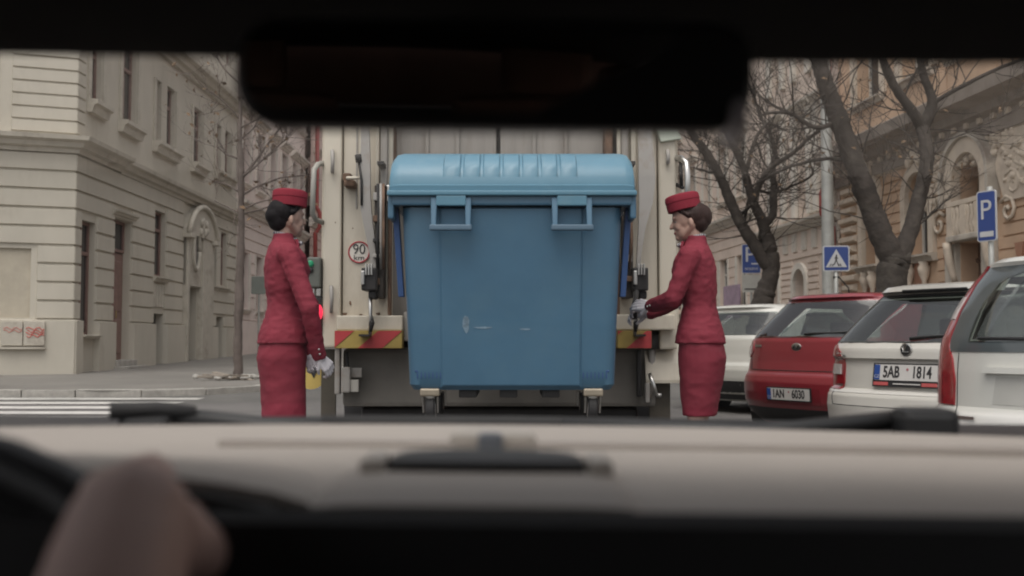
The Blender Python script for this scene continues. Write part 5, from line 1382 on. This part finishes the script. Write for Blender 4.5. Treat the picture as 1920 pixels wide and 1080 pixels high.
#  z, y_rear, y_front, half width
est = [(.20,.14,4.30,.76),(.30,.06,4.42,.84),(.42,.01,4.5,.875),(.55,.0,4.5,.885),(.63,.015,4.48,.888),(.665,.05,4.44,.888),(.68,.085,4.42,.888),(.80,.10,4.30,.886),(.885,.115,4.1,.884),(.90,.085,4.05,.883),(.97,.095,3.6,.878),(1.02,.13,3.45,.865),(1.10,.205,3.2,.83),(1.22,.32,2.85,.775),(1.32,.42,2.55,.715),(1.365,.455,2.4,.68),(1.385,.40,2.3,.655),(1.42,.405,2.15,.60),(1.437,.50,2.0,.54),(1.447,.70,1.85,.44),(1.452,.95,1.7,.3)]
# ---- white estate with readable plate
c1 = Car('parked_car', 'white estate car with readable number plate 5AB 1814 and winged arrow badge', (XR+.02, 7.15, -.02), HEAD, est, m_cw, GRP)
c1_rear = [(1.015,-.87,.87),(1.20,-.89,.89),(1.345,-.87,.87)]
def c1_side(s): return [(1.0,*sorted((s*1.0,s*3.0))),(1.2,*sorted((s*1.02,s*2.75))),(1.33,*sorted((s*1.05,s*2.5)))]
c1.shell([c1_rear, c1_side(1), c1_side(-1)]); c1.wheels((.95, 3.5))
gl = c1.patch('rear_window', [(1.015,-.87,.87),(1.20,-.89,.89),(1.345,-.87,.87)], m_cglass, .004, 12, 20)
c1.line('window_seal', [(-.88,1.012),(.88,1.012)], .006, m_trimb, gl)
c1.patch('spoiler_lamp', [(1.376,-.40,.40),(1.393,-.40,.40)], m_trimb, .006, 3, 12)
c1.patch('upper_trim', [(1.335,-.86,.86),(1.362,-.84,.84)], m_trimb, .003, 3, 16)
for s in (-1, 1):
    rows = [(.665,.66,1.12),(.72,.64,1.22),(.84,.65,1.25),(.93,.69,1.2),(.99,.80,1.10)]
    tl = c1.patch('tail_light', [(z, *sorted((s*a, s*b))) for z, a, b in rows], m_lred, .008, 12, 10, bulge=.008)
    c1.patch('clear_lens', [(z, *sorted((s*a, s*b))) for z, a, b in ((.775,.69,1.0),(.85,.70,1.0))], m_lwht, .018, 4, 6, parent=tl)
c1.line('hatch_gap', [(-.74,.60),(-.72,.56),(.72,.56),(.74,.60)], .0028); c1.line('hatch_gap', [(-.79,.86),(-.74,.60)], .0028); c1.line('hatch_gap', [(.79,.86),(.74,.60)], .0028)
c1.patch('bumper_step', [(.648,-.98,.98),(.668,-.97,.97)], m_cw, .004, 2, 24)
c1.patch('bumper_insert', [(.30,-.8,.8),(.40,-.85,.85)], m_trimb, .004, 3, 20)
c1.plate(.80, ('5AB', '1814'))
p, n_ = c1.on(0, .962, .004)
bd = MB().lathe([(.046,-.004),(.046,.006),(.040,.010)], 28, Matrix.Rotation(R(90), 4, 'X')).build('badge', m_chr, c1.root, smooth='auto'); bd.location = p
MB().lathe([(.038,0),(.038,.012)], 28, Matrix.Rotation(R(90), 4, 'X')).build('badge_face', m_trimb, bd)
for k in range(4):
    mb = MB(); a0 = R(150-26*k); mb.caps((-.012, -.013, -.012), (.032*math.cos(a0), -.013, .032*math.sin(a0)), .0035, .002, 6); mb.build('wing_feather', m_chr, bd)
MB().caps((-.024, -.013, -.016), (.024, -.013, -.016), .004, .0025, 6).build('wing_feather', m_chr, bd)
p, n_ = c1.on(-.70, .918, .004); a_ = math.atan2(n_.x, -n_.y)
text('lettering', 'ŠKODA', .045, m_chr, c1.root, p, (R(90), 0, a_), .002)
p, n_ = c1.on(-.66, .70, .004); a_ = math.atan2(n_.x, -n_.y)
MB().box(-.055,.055,-.003,.003,-.006,.006).build('model_script', m_chr, c1.root).location = p; 
mb = MB(); a0, _ = c1.on(.0, 1.03, .012); a1, _ = c1.on(.55, 1.06, .016); mb.tube([a0, a0.lerp(a1, .5)+Vector((0,-.004,.004)), a1], [.012,.009,.006], 6); mb.build('rear_wiper', m_trimb, c1.root, smooth=True)
for s in (-1, 1):
    c1.patch('side_window', [(1.0,*sorted((s*1.0,s*3.0))),(1.2,*sorted((s*1.02,s*2.75))),(1.33,*sorted((s*1.05,s*2.5)))], m_cglass, .004, 8, 14)
    MB().box(*sorted((s*.80, s*1.0)), 3.05, 3.2, .98, 1.12).build('door_mirror', m_cw, c1.root, bevel=.03)
# ---- red hatchback
hat = [(.20,.16,3.8,.74),(.30,.06,3.92,.83),(.42,.01,4.0,.868),(.50,.0,4.0,.872),(.60,.0,4.0,.876),(.66,.02,3.95,.876),(.70,.06,3.9,.875),(.80,.085,3.8,.872),(.90,.10,3.6,.868),(1.0,.12,3.3,.86),(1.05,.15,3.2,.845),(1.12,.21,3.0,.82),(1.24,.33,2.7,.765),(1.36,.45,2.4,.70),(1.40,.47,2.3,.665),(1.425,.44,2.2,.63),(1.45,.46,2.05,.57),(1.47,.6,1.9,.48),(1.48,.85,1.7,.3)]
c2 = Car('parked_car', 'red hatchback with oval chrome badge and low number plate', (XR, 9.9, 0), HEAD, hat, m_cr, GRP)
c2_rear = [(1.035,-.90,.90),(1.2,-.88,.88),(1.385,-.84,.84)]
def c2_side(s): return [(1.03,*sorted((s*1.02,s*2.9))),(1.2,*sorted((s*1.04,s*2.65))),(1.36,*sorted((s*1.08,s*2.35)))]
c2.shell([c2_rear, c2_side(1), c2_side(-1)]); c2.wheels((.75, 3.2))
gl = c2.patch('rear_window', [(1.035,-.90,.90),(1.2,-.88,.88),(1.385,-.84,.84)], m_cglass, .004, 12, 20)
for s in (-1, 1):
    tl = c2.patch('tail_light', [(z, *sorted((s*a, s*b))) for z, a, b in ((.84,.80,1.10),(.90,.72,1.18),(1.0,.75,1.16),(1.02,.84,1.1))], m_lred, .008, 10, 8, bulge=.006)
    c2.patch('clear_lens', [(z, *sorted((s*a, s*b))) for z, a, b in ((.87,.79,1.02),(.96,.79,1.02))], m_lwht, .016, 4, 6, parent=tl)
    c2.patch('side_window', [(1.03,*sorted((s*1.02,s*2.9))),(1.2,*sorted((s*1.04,s*2.65))),(1.36,*sorted((s*1.08,s*2.35)))], m_cglass, .004, 8, 14)
c2.line('hatch_gap', [(-.76,.84),(-.70,.72),(.70,.72),(.76,.84)], .004)
c2.patch('bumper_lower', [(.22,-.7,.7),(.36,-.82,.82)], m_trimb, .004, 4, 20)
c2.patch('plate_recess', [(.40,-.42,.42),(.56,-.40,.40)], mat('red_recess', (.20,.014,.022), .4), .002, 4, 12)
e = c2.plate(.50, ('1AN', '6030'), strip=False)
p, n_ = c2.on(0, .945, .006)
bd = MB().ell((0,0,0), (.062,.008,.038)).build('badge', m_chr, c2.root, smooth=True); bd.location = p
mb = MB(); mb.tube([(-.035,-.009,-.016),(-.012,-.011,.018),(.012,-.011,-.018),(.035,-.009,.016)], .0055, 6); mb.build('badge_mark', m_trimb, bd)
p, n_ = c2.on(-.62, .955, .006); o = MB().box(-.06,.06,-.003,.003,-.010,.010).build('model_script', m_chr, c2.root); o.location = p; o.rotation_euler = (0,0,math.atan2(n_.x,-n_.y))
mb = MB(); a0, _ = c2.on(.08, 1.06, .012); a1, _ = c2.on(.62, 1.075, .02); mb.tube([a0, a0.lerp(a1,.5), a1], [.014,.011,.007], 6); mb.build('rear_wiper', m_trimb, c2.root, smooth=True)
# ---- white hatchback, far
c3 = Car('parked_car', 'white hatchback with slim dark rear window, beyond the red car', (XR-.08, 13.5, .04), HEAD, [(z*.985, a, b, c) for z, a, b, c in hat], m_cw2, GRP)
c3_rear = [(1.04,-.95,.95),(1.10,-.985,.985),(1.2,-.97,.97),(1.34,-.86,.86)]
def c3_side(s): return [(1.03,*sorted((s*1.05,s*2.9))),(1.2,*sorted((s*1.06,s*2.65))),(1.34,*sorted((s*1.1,s*2.35)))]
c3.shell([c3_rear, c3_side(1), c3_side(-1)]); c3.wheels((.75, 3.2))
c3.patch('rear_window', [(1.04,-.95,.95),(1.10,-.985,.985),(1.2,-.97,.97),(1.34,-.86,.86)], m_cglass, .004, 12, 20)
for s in (-1, 1):
    tl = c3.patch('tail_light', [(z, *sorted((s*a, s*b))) for z, a, b in ((.72,.70,1.06),(.80,.66,1.16),(.90,.66,1.18),(.96,.80,1.12))], m_lred, .008, 10, 8, bulge=.008)
    c3.patch('clear_lens', [(z, *sorted((s*a, s*b))) for z, a, b in ((.84,.74,1.0),(.89,.72,1.02))], m_lwht, .018, 4, 6, parent=tl)
    c3.patch('side_window', [(1.03,*sorted((s*1.05,s*2.9))),(1.2,*sorted((s*1.06,s*2.65))),(1.34,*sorted((s*1.1,s*2.35)))], m_cglass, .004, 8, 14)
c3.patch('bumper_lower', [(.22,-.8,.8),(.46,-.9,.9)], m_trimb, .004, 4, 20)
c3.patch('reflector', [(.50,.70,.95),(.53,.70,.95)], m_lred, .006, 2, 6); c3.patch('reflector', [(.50,-.95,-.70),(.53,-.95,-.70)], m_lred, .006, 2, 6)
# ---- white estate, nearest, tall lamps
van = [(.20,.14,4.30,.76),(.30,.06,4.42,.84),(.42,.01,4.5,.87),(.58,.0,4.5,.88),(.66,.02,4.45,.882),(.70,.06,4.42,.882),(.88,.075,4.2,.88),(1.0,.09,3.5,.872),(1.05,.105,3.4,.865),(1.20,.17,3.05,.825),(1.35,.25,2.6,.765),(1.43,.30,2.4,.715),(1.46,.285,2.3,.685),(1.485,.31,2.1,.63),(1.50,.45,1.9,.55),(1.51,.75,1.7,.4)]
c4 = Car('parked_car', 'white estate car with tall red pillar lamps and grey banded rear window', (XR-.06, 4.97, -.04), HEAD, van, m_cw2, GRP)
c4_rear = [(1.035,-.60,.60),(1.1,-.61,.61),(1.25,-.60,.60),(1.36,-.54,.54),(1.40,-.40,.40)]
def c4_side(s): return [(1.02,*sorted((s*1.08,s*2.95))),(1.2,*sorted((s*1.1,s*2.7))),(1.40,*sorted((s*1.12,s*2.35)))]
c4.shell([c4_rear, c4_side(1), c4_side(-1)]); c4.wheels((.95, 3.5))
m_band = mat('smoked_band', (.075,.085,.088), .12, var=.1, spec=.7)
for sg in (-1, 1): c4.patch('tailgate_surround', [(.985,*sorted((sg*.595,sg*.775))),(1.1,*sorted((sg*.60,sg*.80))),(1.25,*sorted((sg*.59,sg*.81))),(1.36,*sorted((sg*.53,sg*.82))),(1.40,*sorted((sg*.39,sg*.83))),(1.44,*sorted((sg*.01,sg*.83)))], m_band, .004, 24, 12)
c4.patch('tailgate_surround', [(.985,-.60,.60),(1.04,-.60,.60)], m_band, .0045, 3, 18)
c4.patch('rear_window', [(1.035,-.60,.60),(1.1,-.61,.61),(1.25,-.60,.60),(1.36,-.54,.54),(1.40,-.40,.40)], m_cglass, .008, 12, 20)
for s in (-1, 1):
    rows = [(.70,.68,1.14),(.84,.68,1.18),(.95,.72,1.12),(1.02,.775,1.0),(1.20,.80,.985),(1.36,.81,.985),(1.45,.82,.985)]
    tl = c4.patch('tail_light', [(z, *sorted((s*a, s*b))) for z, a, b in rows], m_lred, .010, 24, 8, bulge=.006)
    c4.patch('clear_lens', [(z, *sorted((s*a, s*b))) for z, a, b in ((1.155,.81,.98),(1.275,.815,.98))], m_lwht, .0185, 5, 5, parent=tl)
    c4.patch('side_window', [(1.02,*sorted((s*1.08,s*2.95))),(1.2,*sorted((s*1.1,s*2.7))),(1.40,*sorted((s*1.12,s*2.35)))], m_cglass, .004, 8, 14)
c4.patch('plate_recess', [(.72,-.40,.40),(.86,-.38,.38)], mat('white_recess', (.45,.44,.41), .4), .002, 4, 12)
c4.patch('hatch_handle', [(.875,-.45,.45),(.905,-.45,.45)], m_cw2, .03, 3, 12, skirt=.035)
p, n_ = c4.on(-.60, .645, .006); a_ = math.atan2(n_.x, -n_.y); o = MB().box(-.11,.11,-.003,.003,-.008,.008).build('model_script', m_chr, c4.root); o.location = p; o.rotation_euler = (0,0,a_)
mb = MB(); a0, _ = c4.on(-.52, 1.05, .014); a1, _ = c4.on(.05, 1.045, .02); mb.tube([a0, a0.lerp(a1,.5), a1], [.008,.011,.016], 6); mb.build('rear_wiper', m_trimb, c4.root, smooth=True)
c4.line('hatch_gap', [(-.67,.98),(-.66,.70),(-.60,.60),(.60,.60),(.66,.70),(.67,.98)], .0025)
# ================================================================ CAR WE SIT IN
m_dash = mat('beige_dash_plastic', (.32,.285,.255), .62, var=.05, scale=3, bump=.1, bscale=300)
m_dash2 = mat('beige_dash_trim', (.30,.267,.24), .6, var=.05, scale=3)
m_low = mat('black_lower_dash', (.012,.011,.011), .75, var=.2, scale=5)
m_cloth = mat('charcoal_headlining', (.010,.0095,.0095), .95, var=.2, scale=20, bump=.2, bscale=400, spec=.1)
m_seat = mat('dark_brown_seat', (.13,.075,.055), .8, var=.2, scale=4)
m_pb = mat('black_plastic', (.012,.0115,.012), .5, var=.2)
CB_ = empty('car_cabin', (-math.sin(R(.55)), 0, 0), rot=(0, R(0.55), 0), label='interior of the car in front, beige dash, dark roof lining and mirror', cat='car')
def cz(y, Y): return at(960, y, Y).z
def cxp(x, Y): return at(x, 700, Y).x
ztop = cz(800, 1.05)
# dash top: profile swept across the car, far edge gently bowed
prof = [(.0, 1.12, ztop-.10), (.0, 1.085, ztop-.004), (0, 1.06, ztop+.001), (0, .98, ztop+.001), (0, .945, ztop-.004), (0, .92, ztop-.004), (0, .80, ztop-.001), (0, .70, cz(882,.70)), (0, .62, cz(912,.62)), (0, .572, cz(944,.572)), (0, .556, cz(966,.556)), (0, .55, cz(1010,.55)), (0, .60, .70)]
rg = []
for k in range(21):
    x = -.78+1.56*k/20; bow = .06*(x/.78)**2
    rg.append([(x, p[1]-bow*(1 if p[1] > .9 else .3), p[2]-.012*(x/.78)**2) for p in prof])
dash = MB().loft(rg).build('dashboard', m_dash, CB_, smooth='auto')
# lower fascia, black
rg = []
for k in range(21):
    x = -.78+1.56*k/20; bow = .06*(x/.78)**2*.3
    rg.append([(x, .535-bow, cz(958,.535)), (x, .525-bow, cz(985,.525)), (x, .52-bow, .70), (x, .56-bow, .45), (x, .62, .45), (x, .60, .80), (x, .575-bow, cz(956,.575)-.01)])
MB().loft(rg).build('lower_fascia', m_low, CB_, smooth='auto')
# centre display hood: low rounded pad with a dark flat lens on it
hx0, hx1 = cxp(612, .62), cxp(1188, .62); hc = (hx0+hx1)/2; hw = (hx1-hx0)/2
rg = []
for k in range(25):
    t = -1+2*k/24; w = max(1-abs(t)**6, 0)**.5; x = hc+hw*t
    rg.append([(x, .552, ztop-.03), (x, .553, ztop-.006+.005*w), (x, .572, ztop-.004+.007*w), (x, .66, ztop-.002+.006*w), (x, .705, ztop-.002+.005*w), (x, .725, ztop-.004)])
hood = MB().loft(rg).build('display_hood', m_dash2, dash, smooth='auto')
sx0, sx1 = cxp(732, .66), cxp(1098, .66); sc_ = (sx0+sx1)/2; sw = (sx1-sx0)/2
rg = []
for k in range(19):
    t = -1+2*k/18; w = max(1-t**4, 0)**.5; x = sc_+sw*t
    rg.append([(x, .655, ztop+.004), (x, .652+.006*(1-w), ztop+.010), (x, .665, ztop+.0105+.004*w), (x, .68+.012*w, ztop+.0105+.004*w), (x, .70, ztop+.004)])
MB().loft(rg).build('display_visor', m_pb, dash, smooth='auto')
for s in (-1, 1):
    x = sc_+s*(sw+.010); MB().box(x-.008, x+.008, .65, .70, ztop-.002, ztop+.0125).build('visor_cheek', mat('pale_trim', (.38,.345,.31), .5), dash, bevel=.005)
# sensor pod behind it
MB().box(cxp(845,.81), cxp(1008,.81), .80, .85, ztop-.01, cz(810,.81)).build('sensor_pod', mat('pale_trim', (.42,.38,.345), .5), dash, bevel=.006)
MB().box(cxp(898,.80), cxp(945,.80), .793, .803, ztop-.004, cz(811,.80)).build('sensor_window', mat('slate_window', (.12,.13,.15), .4), dash, bevel=.004)
# defroster ledge
MB().box(cxp(420,.88), .62, .865, .90, ztop-.012, ztop+.0022).build('defroster_strip', m_dash2, dash, bevel=.003)
# instrument binnacle in front of the driver
bc = -.33
rg = []
for k in range(15):
    t = k/14; Y = .556+.30*t; w = .235-.012*t; h = .032*(1-t**1.6)
    rg.append([(bc+w*math.cos(math.pi*j/18), Y, ztop-.014+h*math.sin(math.pi*j/18)**.8) for j in range(19)])
binn = MB().loft(rg, cap=True, closed=True).build('instrument_binnacle', m_dash, CB_, smooth='auto')
MB().prism([(bc+.228*math.cos(math.pi*j/18), ztop-.018+.032*math.sin(math.pi*j/18)**.8) for j in range(19)] + [(bc-.228, ztop-.10), (bc+.228, ztop-.10)], 'y', .540, .5555).build('instrument_face', m_low, binn)
# steering wheel (> rim, hub, spoke)
sw_c = Vector((-.318, .47, .768)); tilt = Matrix.Rotation(R(-24), 4, 'X')
def swp(a, r=.188): return sw_c + tilt @ Vector((r*math.cos(a), 0, r*math.sin(a)))
stw = MB().tube([swp(2*math.pi*k/40) for k in range(41)], .0155, 12, cap=False).build('steering_wheel', m_pb, CB_, smooth=True)
mb = MB(); mb.ell(sw_c, (.075,.03,.06)); mb.build('hub', m_pb, stw, smooth=True)
for a in (R(12), R(168), R(270)):
    mb = MB(); mb.caps(sw_c, swp(a), .022, .014, 8); mb.build('spoke', m_pb, stw, smooth=True)
mb = MB(); mb.tube([sw_c+Vector((0,.02,0)), (-.335,.60,.80)], .03, 12); mb.build('steering_column', m_low, stw, smooth=True)
# mirror
MY = .50
mx0, mx1 = cxp(424, MY), cxp(1420, MY); mzb = cz(238, MY); mzt = mzb+.054
mir = MB().loft([[(p[0], MY+d, p[1]) for p in rrect((mx1-mx0)/2-i, (mzt-mzb)/2-i, .022-i*.5, 6, (mx0+mx1)/2, (mzt+mzb)/2)] for d, i in ((0,.004),(.004,0),(.022,.001),(.034,.012),(.036,.02))]).build('rear_view_mirror', m_pb, CB_, smooth='auto')
m_mg = mat('mirror_glass', (.5,.47,.45), .03, 1.0, var=.0)
mg = MB().prism(rrect((mx1-mx0)/2-.008, (mzt-mzb)/2-.007, .016, 6), 'y', -.001, .004).build('mirror_glass', m_mg, mir); mg.location = ((mx0+mx1)/2, MY-.003, (mzt+mzb)/2); mg.rotation_euler = (R(7.5), 0, R(4))
mb = MB(); mb.tube([((mx0+mx1)/2, MY+.03, mzt-.03), ((mx0+mx1)/2, MY+.09, mzt-.01), ((mx0+mx1)/2, MY+.15, mzt+.01)], [.012,.012,.018], 10); mb.build('mirror_stem', m_pb, mir, smooth=True)
mb = MB(); mb.ell((cxp(1388, MY), MY+.012, cz(214, MY)), (.006,.02,.012)); mb.build('mirror_clip', mat('pale_clip', (.55,.52,.55), .3), mir, smooth=True)
# windscreen, header, roof, pillars, cowl, wipers, bonnet
HY = .60; HZ = cz(114, HY)
wsb = (1.34, ztop+.004)
m_ws = bpy.data.materials.new('windscreen_glass'); m_ws.use_nodes = True
n = m_ws.node_tree.nodes; L = m_ws.node_tree.links; n.clear()
tr = n.new('ShaderNodeBsdfTransparent'); tr.inputs[0].default_value = (.93,.94,.92,1); gls = n.new('ShaderNodeBsdfGlossy'); gls.inputs['Roughness'].default_value = .02
lw = n.new('ShaderNodeLayerWeight'); lw.inputs[0].default_value = .5; pw5 = n.new('ShaderNodeMath'); pw5.operation = 'POWER'; pw5.inputs[1].default_value = 5
fr = n.new('ShaderNodeMath'); fr.operation = 'MULTIPLY_ADD'; fr.inputs[1].default_value = .35; fr.inputs[2].default_value = .045
L.new(lw.outputs['Facing'], pw5.inputs[0]); L.new(pw5.outputs[0], fr.inputs[0])
mxs = n.new('ShaderNodeMixShader'); ou = n.new('ShaderNodeOutputMaterial')
L.new(fr.outputs[0], mxs.inputs[0]); L.new(tr.outputs[0], mxs.inputs[1]); L.new(gls.outputs[0], mxs.inputs[2]); L.new(mxs.outputs[0], ou.inputs[0])
rows = []
for i in range(7):
    t = i/6; Y = wsb[0]+(HY-wsb[0])*t; Z = wsb[1]+(HZ+.01-wsb[1])*t + .035*math.sin(math.pi*t)
    rows.append([(x*(.76-.12*t), Y-.10*(1-t*.6)*x*x, Z) for x in [-1+2*k/12 for k in range(13)]])
mb = MB(); vs = [p for r in rows for p in r]; mb.add(vs, [(i*13+j, i*13+j+1, (i+1)*13+j+1, (i+1)*13+j) for i in range(6) for j in range(12)])
mb.build('windscreen', m_ws, CB_, smooth=True)
# header and roof lining in one sweep
rg = []
for k in range(17):
    x = -.66+1.32*k/16; q = (x/.66)**2; dz = -.006*q
    rg.append([(x, HY-.04*q, HZ+dz), (x, HY-.02-.04*q, HZ-.003+dz), (x, HY-.10-.04*q, HZ+.012+dz), (x, .3, HZ+.04-.02*q), (x, -.6, HZ+.065-.03*q), (x, -1.9, HZ+.01-.03*q), (x, -1.9, HZ+.05), (x, -.6, HZ+.09), (x, .3, HZ+.075), (x, HY+.0-.04*q, HZ+.03)])
MB().loft(rg).build('roof_lining', m_cloth, CB_, smooth='auto')
for s in (-1, 1):
    mb = MB(); mb.tube([(s*.66, HY-.03, HZ-.0), (s*.72, .98, 1.03), (s*.78, 1.25, ztop)], [.03,.032,.035], 8); mb.build('windscreen_pillar', m_cloth, CB_, smooth=True)
    MB().box(*sorted((s*.72, s*.80)), -1.9, .95, .35, .90).build('door_panel', m_low, CB_, bevel=.02)
    MB().box(*sorted((s*.66, s*.72)), -.45, -.33, .85, HZ+.03).build('door_pillar', m_low, CB_, bevel=.02)
    MB().box(*sorted((s*.14, s*.60)), -1.75, -1.6, .55, 1.06).build('rear_seat_back', m_seat, CB_, bevel=.05)
    MB().box(*sorted((s*.27, s*.50)), -1.74, -1.65, 1.06, 1.19).build('headrest', m_seat, CB_, bevel=.03)
MB().box(-.70, .70, -1.98, -1.925, .4, HZ+.04).build('mirror_backdrop', m_seat, CB_, bevel=.02)  # unseen panel added to close the bright rear opening and darken the mirror
MB().box(-.72, .72, -1.92, -1.86, .4, 1.02).build('parcel_shelf', m_low, CB_, bevel=.02)
MB().box(-.72, .72, -1.7, .5, .30, .36).build('floor_pan', m_low, CB_)
MB().box(-.78, .78, 1.05, 1.42, ztop-.07, ztop-.020).build('cowl', m_pb, CB_, bevel=.01)
mb = MB(); rg = []
for k in range(13):
    x = -.8+1.6*k/12; q = (x/.8)**2
    rg.append([(x, 1.40-.05*q, ztop-.045-.02*q), (x, 1.9-.08*q, ztop-.11-.02*q), (x, 2.25-.2*q, ztop-.19-.03*q), (x, 2.36-.25*q, .5), (x, 2.3-.25*q, .3), (x, 1.40, .3)])
mb.loft(rg); mb.build('bonnet', mat('dark_bonnet', (.02,.02,.024), .3, coat=.5), CB_, smooth='auto')
def wiper(pts, bl, r=.009):
    w = MB().tube(pts, [r*1.4]+[r]*(len(pts)-1), 8).build('wiper', m_pb, CB_, smooth=True)
    mb = MB(); mb.tube(bl, .010, 6); mb.build('blade', m_rub, w, smooth=True)
    MB().box(pts[0][0]-.03, pts[0][0]+.03, pts[0][1]-.03, pts[0][1]+.03, pts[0][2]-.03, pts[0][2]+.004).build('spindle_cap', m_pb, w, bevel=.01)
zz = ztop+.004
wiper([(cxp(1735,1.27),1.27,cz(775,1.27)), (.30,1.26,zz-.024), (.06,1.24,zz-.018)], [(.42,1.28,zz-.022),(.0,1.24,zz-.016),(-.22,1.22,zz-.016)])
MB().box(cxp(1682,1.24), cxp(1790,1.24), 1.22, 1.27, ztop-.03, cz(757,1.24)).build('spindle_cover', m_pb, CB_, bevel=.012)
wiper([(cxp(285,1.22),1.22,cz(790,1.22)), (-.30,1.25,zz-.022), (-.12,1.25,zz-.02)], [(cxp(215,1.20),1.19,cz(778,1.19)),(cxp(300,1.22),1.21,cz(774,1.21)),(cxp(372,1.24),1.23,cz(782,1.23))], .011)

# driver: seated figure, right hand on the rim
DR = empty('person', (-.36, -.28, .36), label='driver with dark sleeves, bare hand gripping the steering wheel', cat='person')
Dm = Matrix.Translation((.36, .28, -.36))
def D(p): return Dm @ Vector(p)
hp = swp(R(24)); hp = Vector((-.158, .435, .957))
hp = swp(R(55)); rad_ = (hp-sw_c).normalized()
hd_d = Vector((.10, .35, .9)).normalized()
wr = hp + rad_*.034 + Vector((.012, -.052, -.020)); el = Vector((-.105, .10, .72)); shd = Vector((-.19, -.22, .90))
wl = swp(R(150)) + Vector((-.03,-.05,-.05)); ell_ = Vector((-.60, .10, .74)); shl = Vector((-.53, -.22, .90))
mb = MB()
mb.ell(D((-.36,-.20,1.05)), (.072,.09,.10)); mb.ell(D((-.36,-.145,1.0)), (.05,.055,.06)); mb.caps(D((-.36,-.095,1.05)), D((-.36,-.085,1.025)), .009, .013, 8)
mb.caps(D((-.36,-.24,.92)), D((-.36,-.21,1.0)), .055, .05)
for s in (-1, 1): mb.ell(D((-.36+s*.073,-.20,1.03)), (.01,.018,.03))
mb.loft([[tuple(D((p[0]-.36, p[1]-.26, z))) for p in rrect(hwx, hwy, min(hwx,hwy)*.8, 5)] for z, hwx, hwy in ((.42,.17,.11),(.60,.16,.10),(.80,.19,.12),(.90,.19,.10),(.95,.09,.07))])
mb.chain([D(shd), D(el), D(wr)], [.055,.045,.030]); mb.chain([D(shl), D(ell_), D(wl)], [.055,.045,.030])
for s in (-1, 1): mb.chain([D((-.36+s*.09,-.22,.46)), D((-.36+s*.12,.20,.52)), D((-.36+s*.11,.42,.42))], [.08,.065,.05])
hand(mb, D(wr), Vector((.05,.95,-.10)), -rad_, .8, 1, 1.12, -.3)
hand(mb, D(wl), Vector((.25,.5,.8)), Vector((.75,.2,-.1)), .95, -1, 1.0)
m_drv = mat('driver_skin', (.40,.255,.215), .55, var=.05)
blob('body', mb, m_drv, DR, .0055, 2)
m_slv = mat('dark_maroon_sleeve', (.035,.012,.012), .85, var=.15)
mb = MB()
mb.loft([[tuple(D((p[0]-.36, p[1]-.26, z))) for p in rrect(hwx, hwy, min(hwx,hwy)*.8, 5)] for z, hwx, hwy in ((.42,.185,.125),(.60,.175,.115),(.80,.205,.135),(.90,.20,.115),(.96,.10,.08))])
for a in ((shd, el, wr), (shl, ell_, wl)): mb.chain([D(a[0]), D(a[1]), D(a[1].lerp(a[2], .62))], [.068,.058,.046])
blob('pullover', mb, m_slv, DR, .009, 3, disp=.005)
mb = MB(); mb.ell(D((-.36,-.225,1.065)), (.083,.095,.10)); mb.ell(D((-.36,-.29,1.0)), (.06,.05,.09)); blob('hair', mb, m_hair1, DR, .007, 2)
mb = MB()
for s in (-1, 1): mb.chain([D((-.36+s*.09,-.22,.46)), D((-.36+s*.12,.20,.52)), D((-.36+s*.11,.42,.42))], [.09,.078,.062])
blob('trousers', mb, mat('dark_trousers', (.02,.02,.025), .85), DR, .01, 2)
for x in (-.36, .36):
    st = MB().box(x-.24, x+.24, -.46, -.36, .40, .98).build('front_seat_back', m_seat, CB_, bevel=.05)
    MB().box(x-.24, x+.24, -.42, .10, .30, .42).build('front_seat_cushion', m_seat, CB_, bevel=.05)
    MB().box(x-.12, x+.12, -.46, -.39, 1.0, 1.14).build('headrest', m_seat, CB_, bevel=.03)
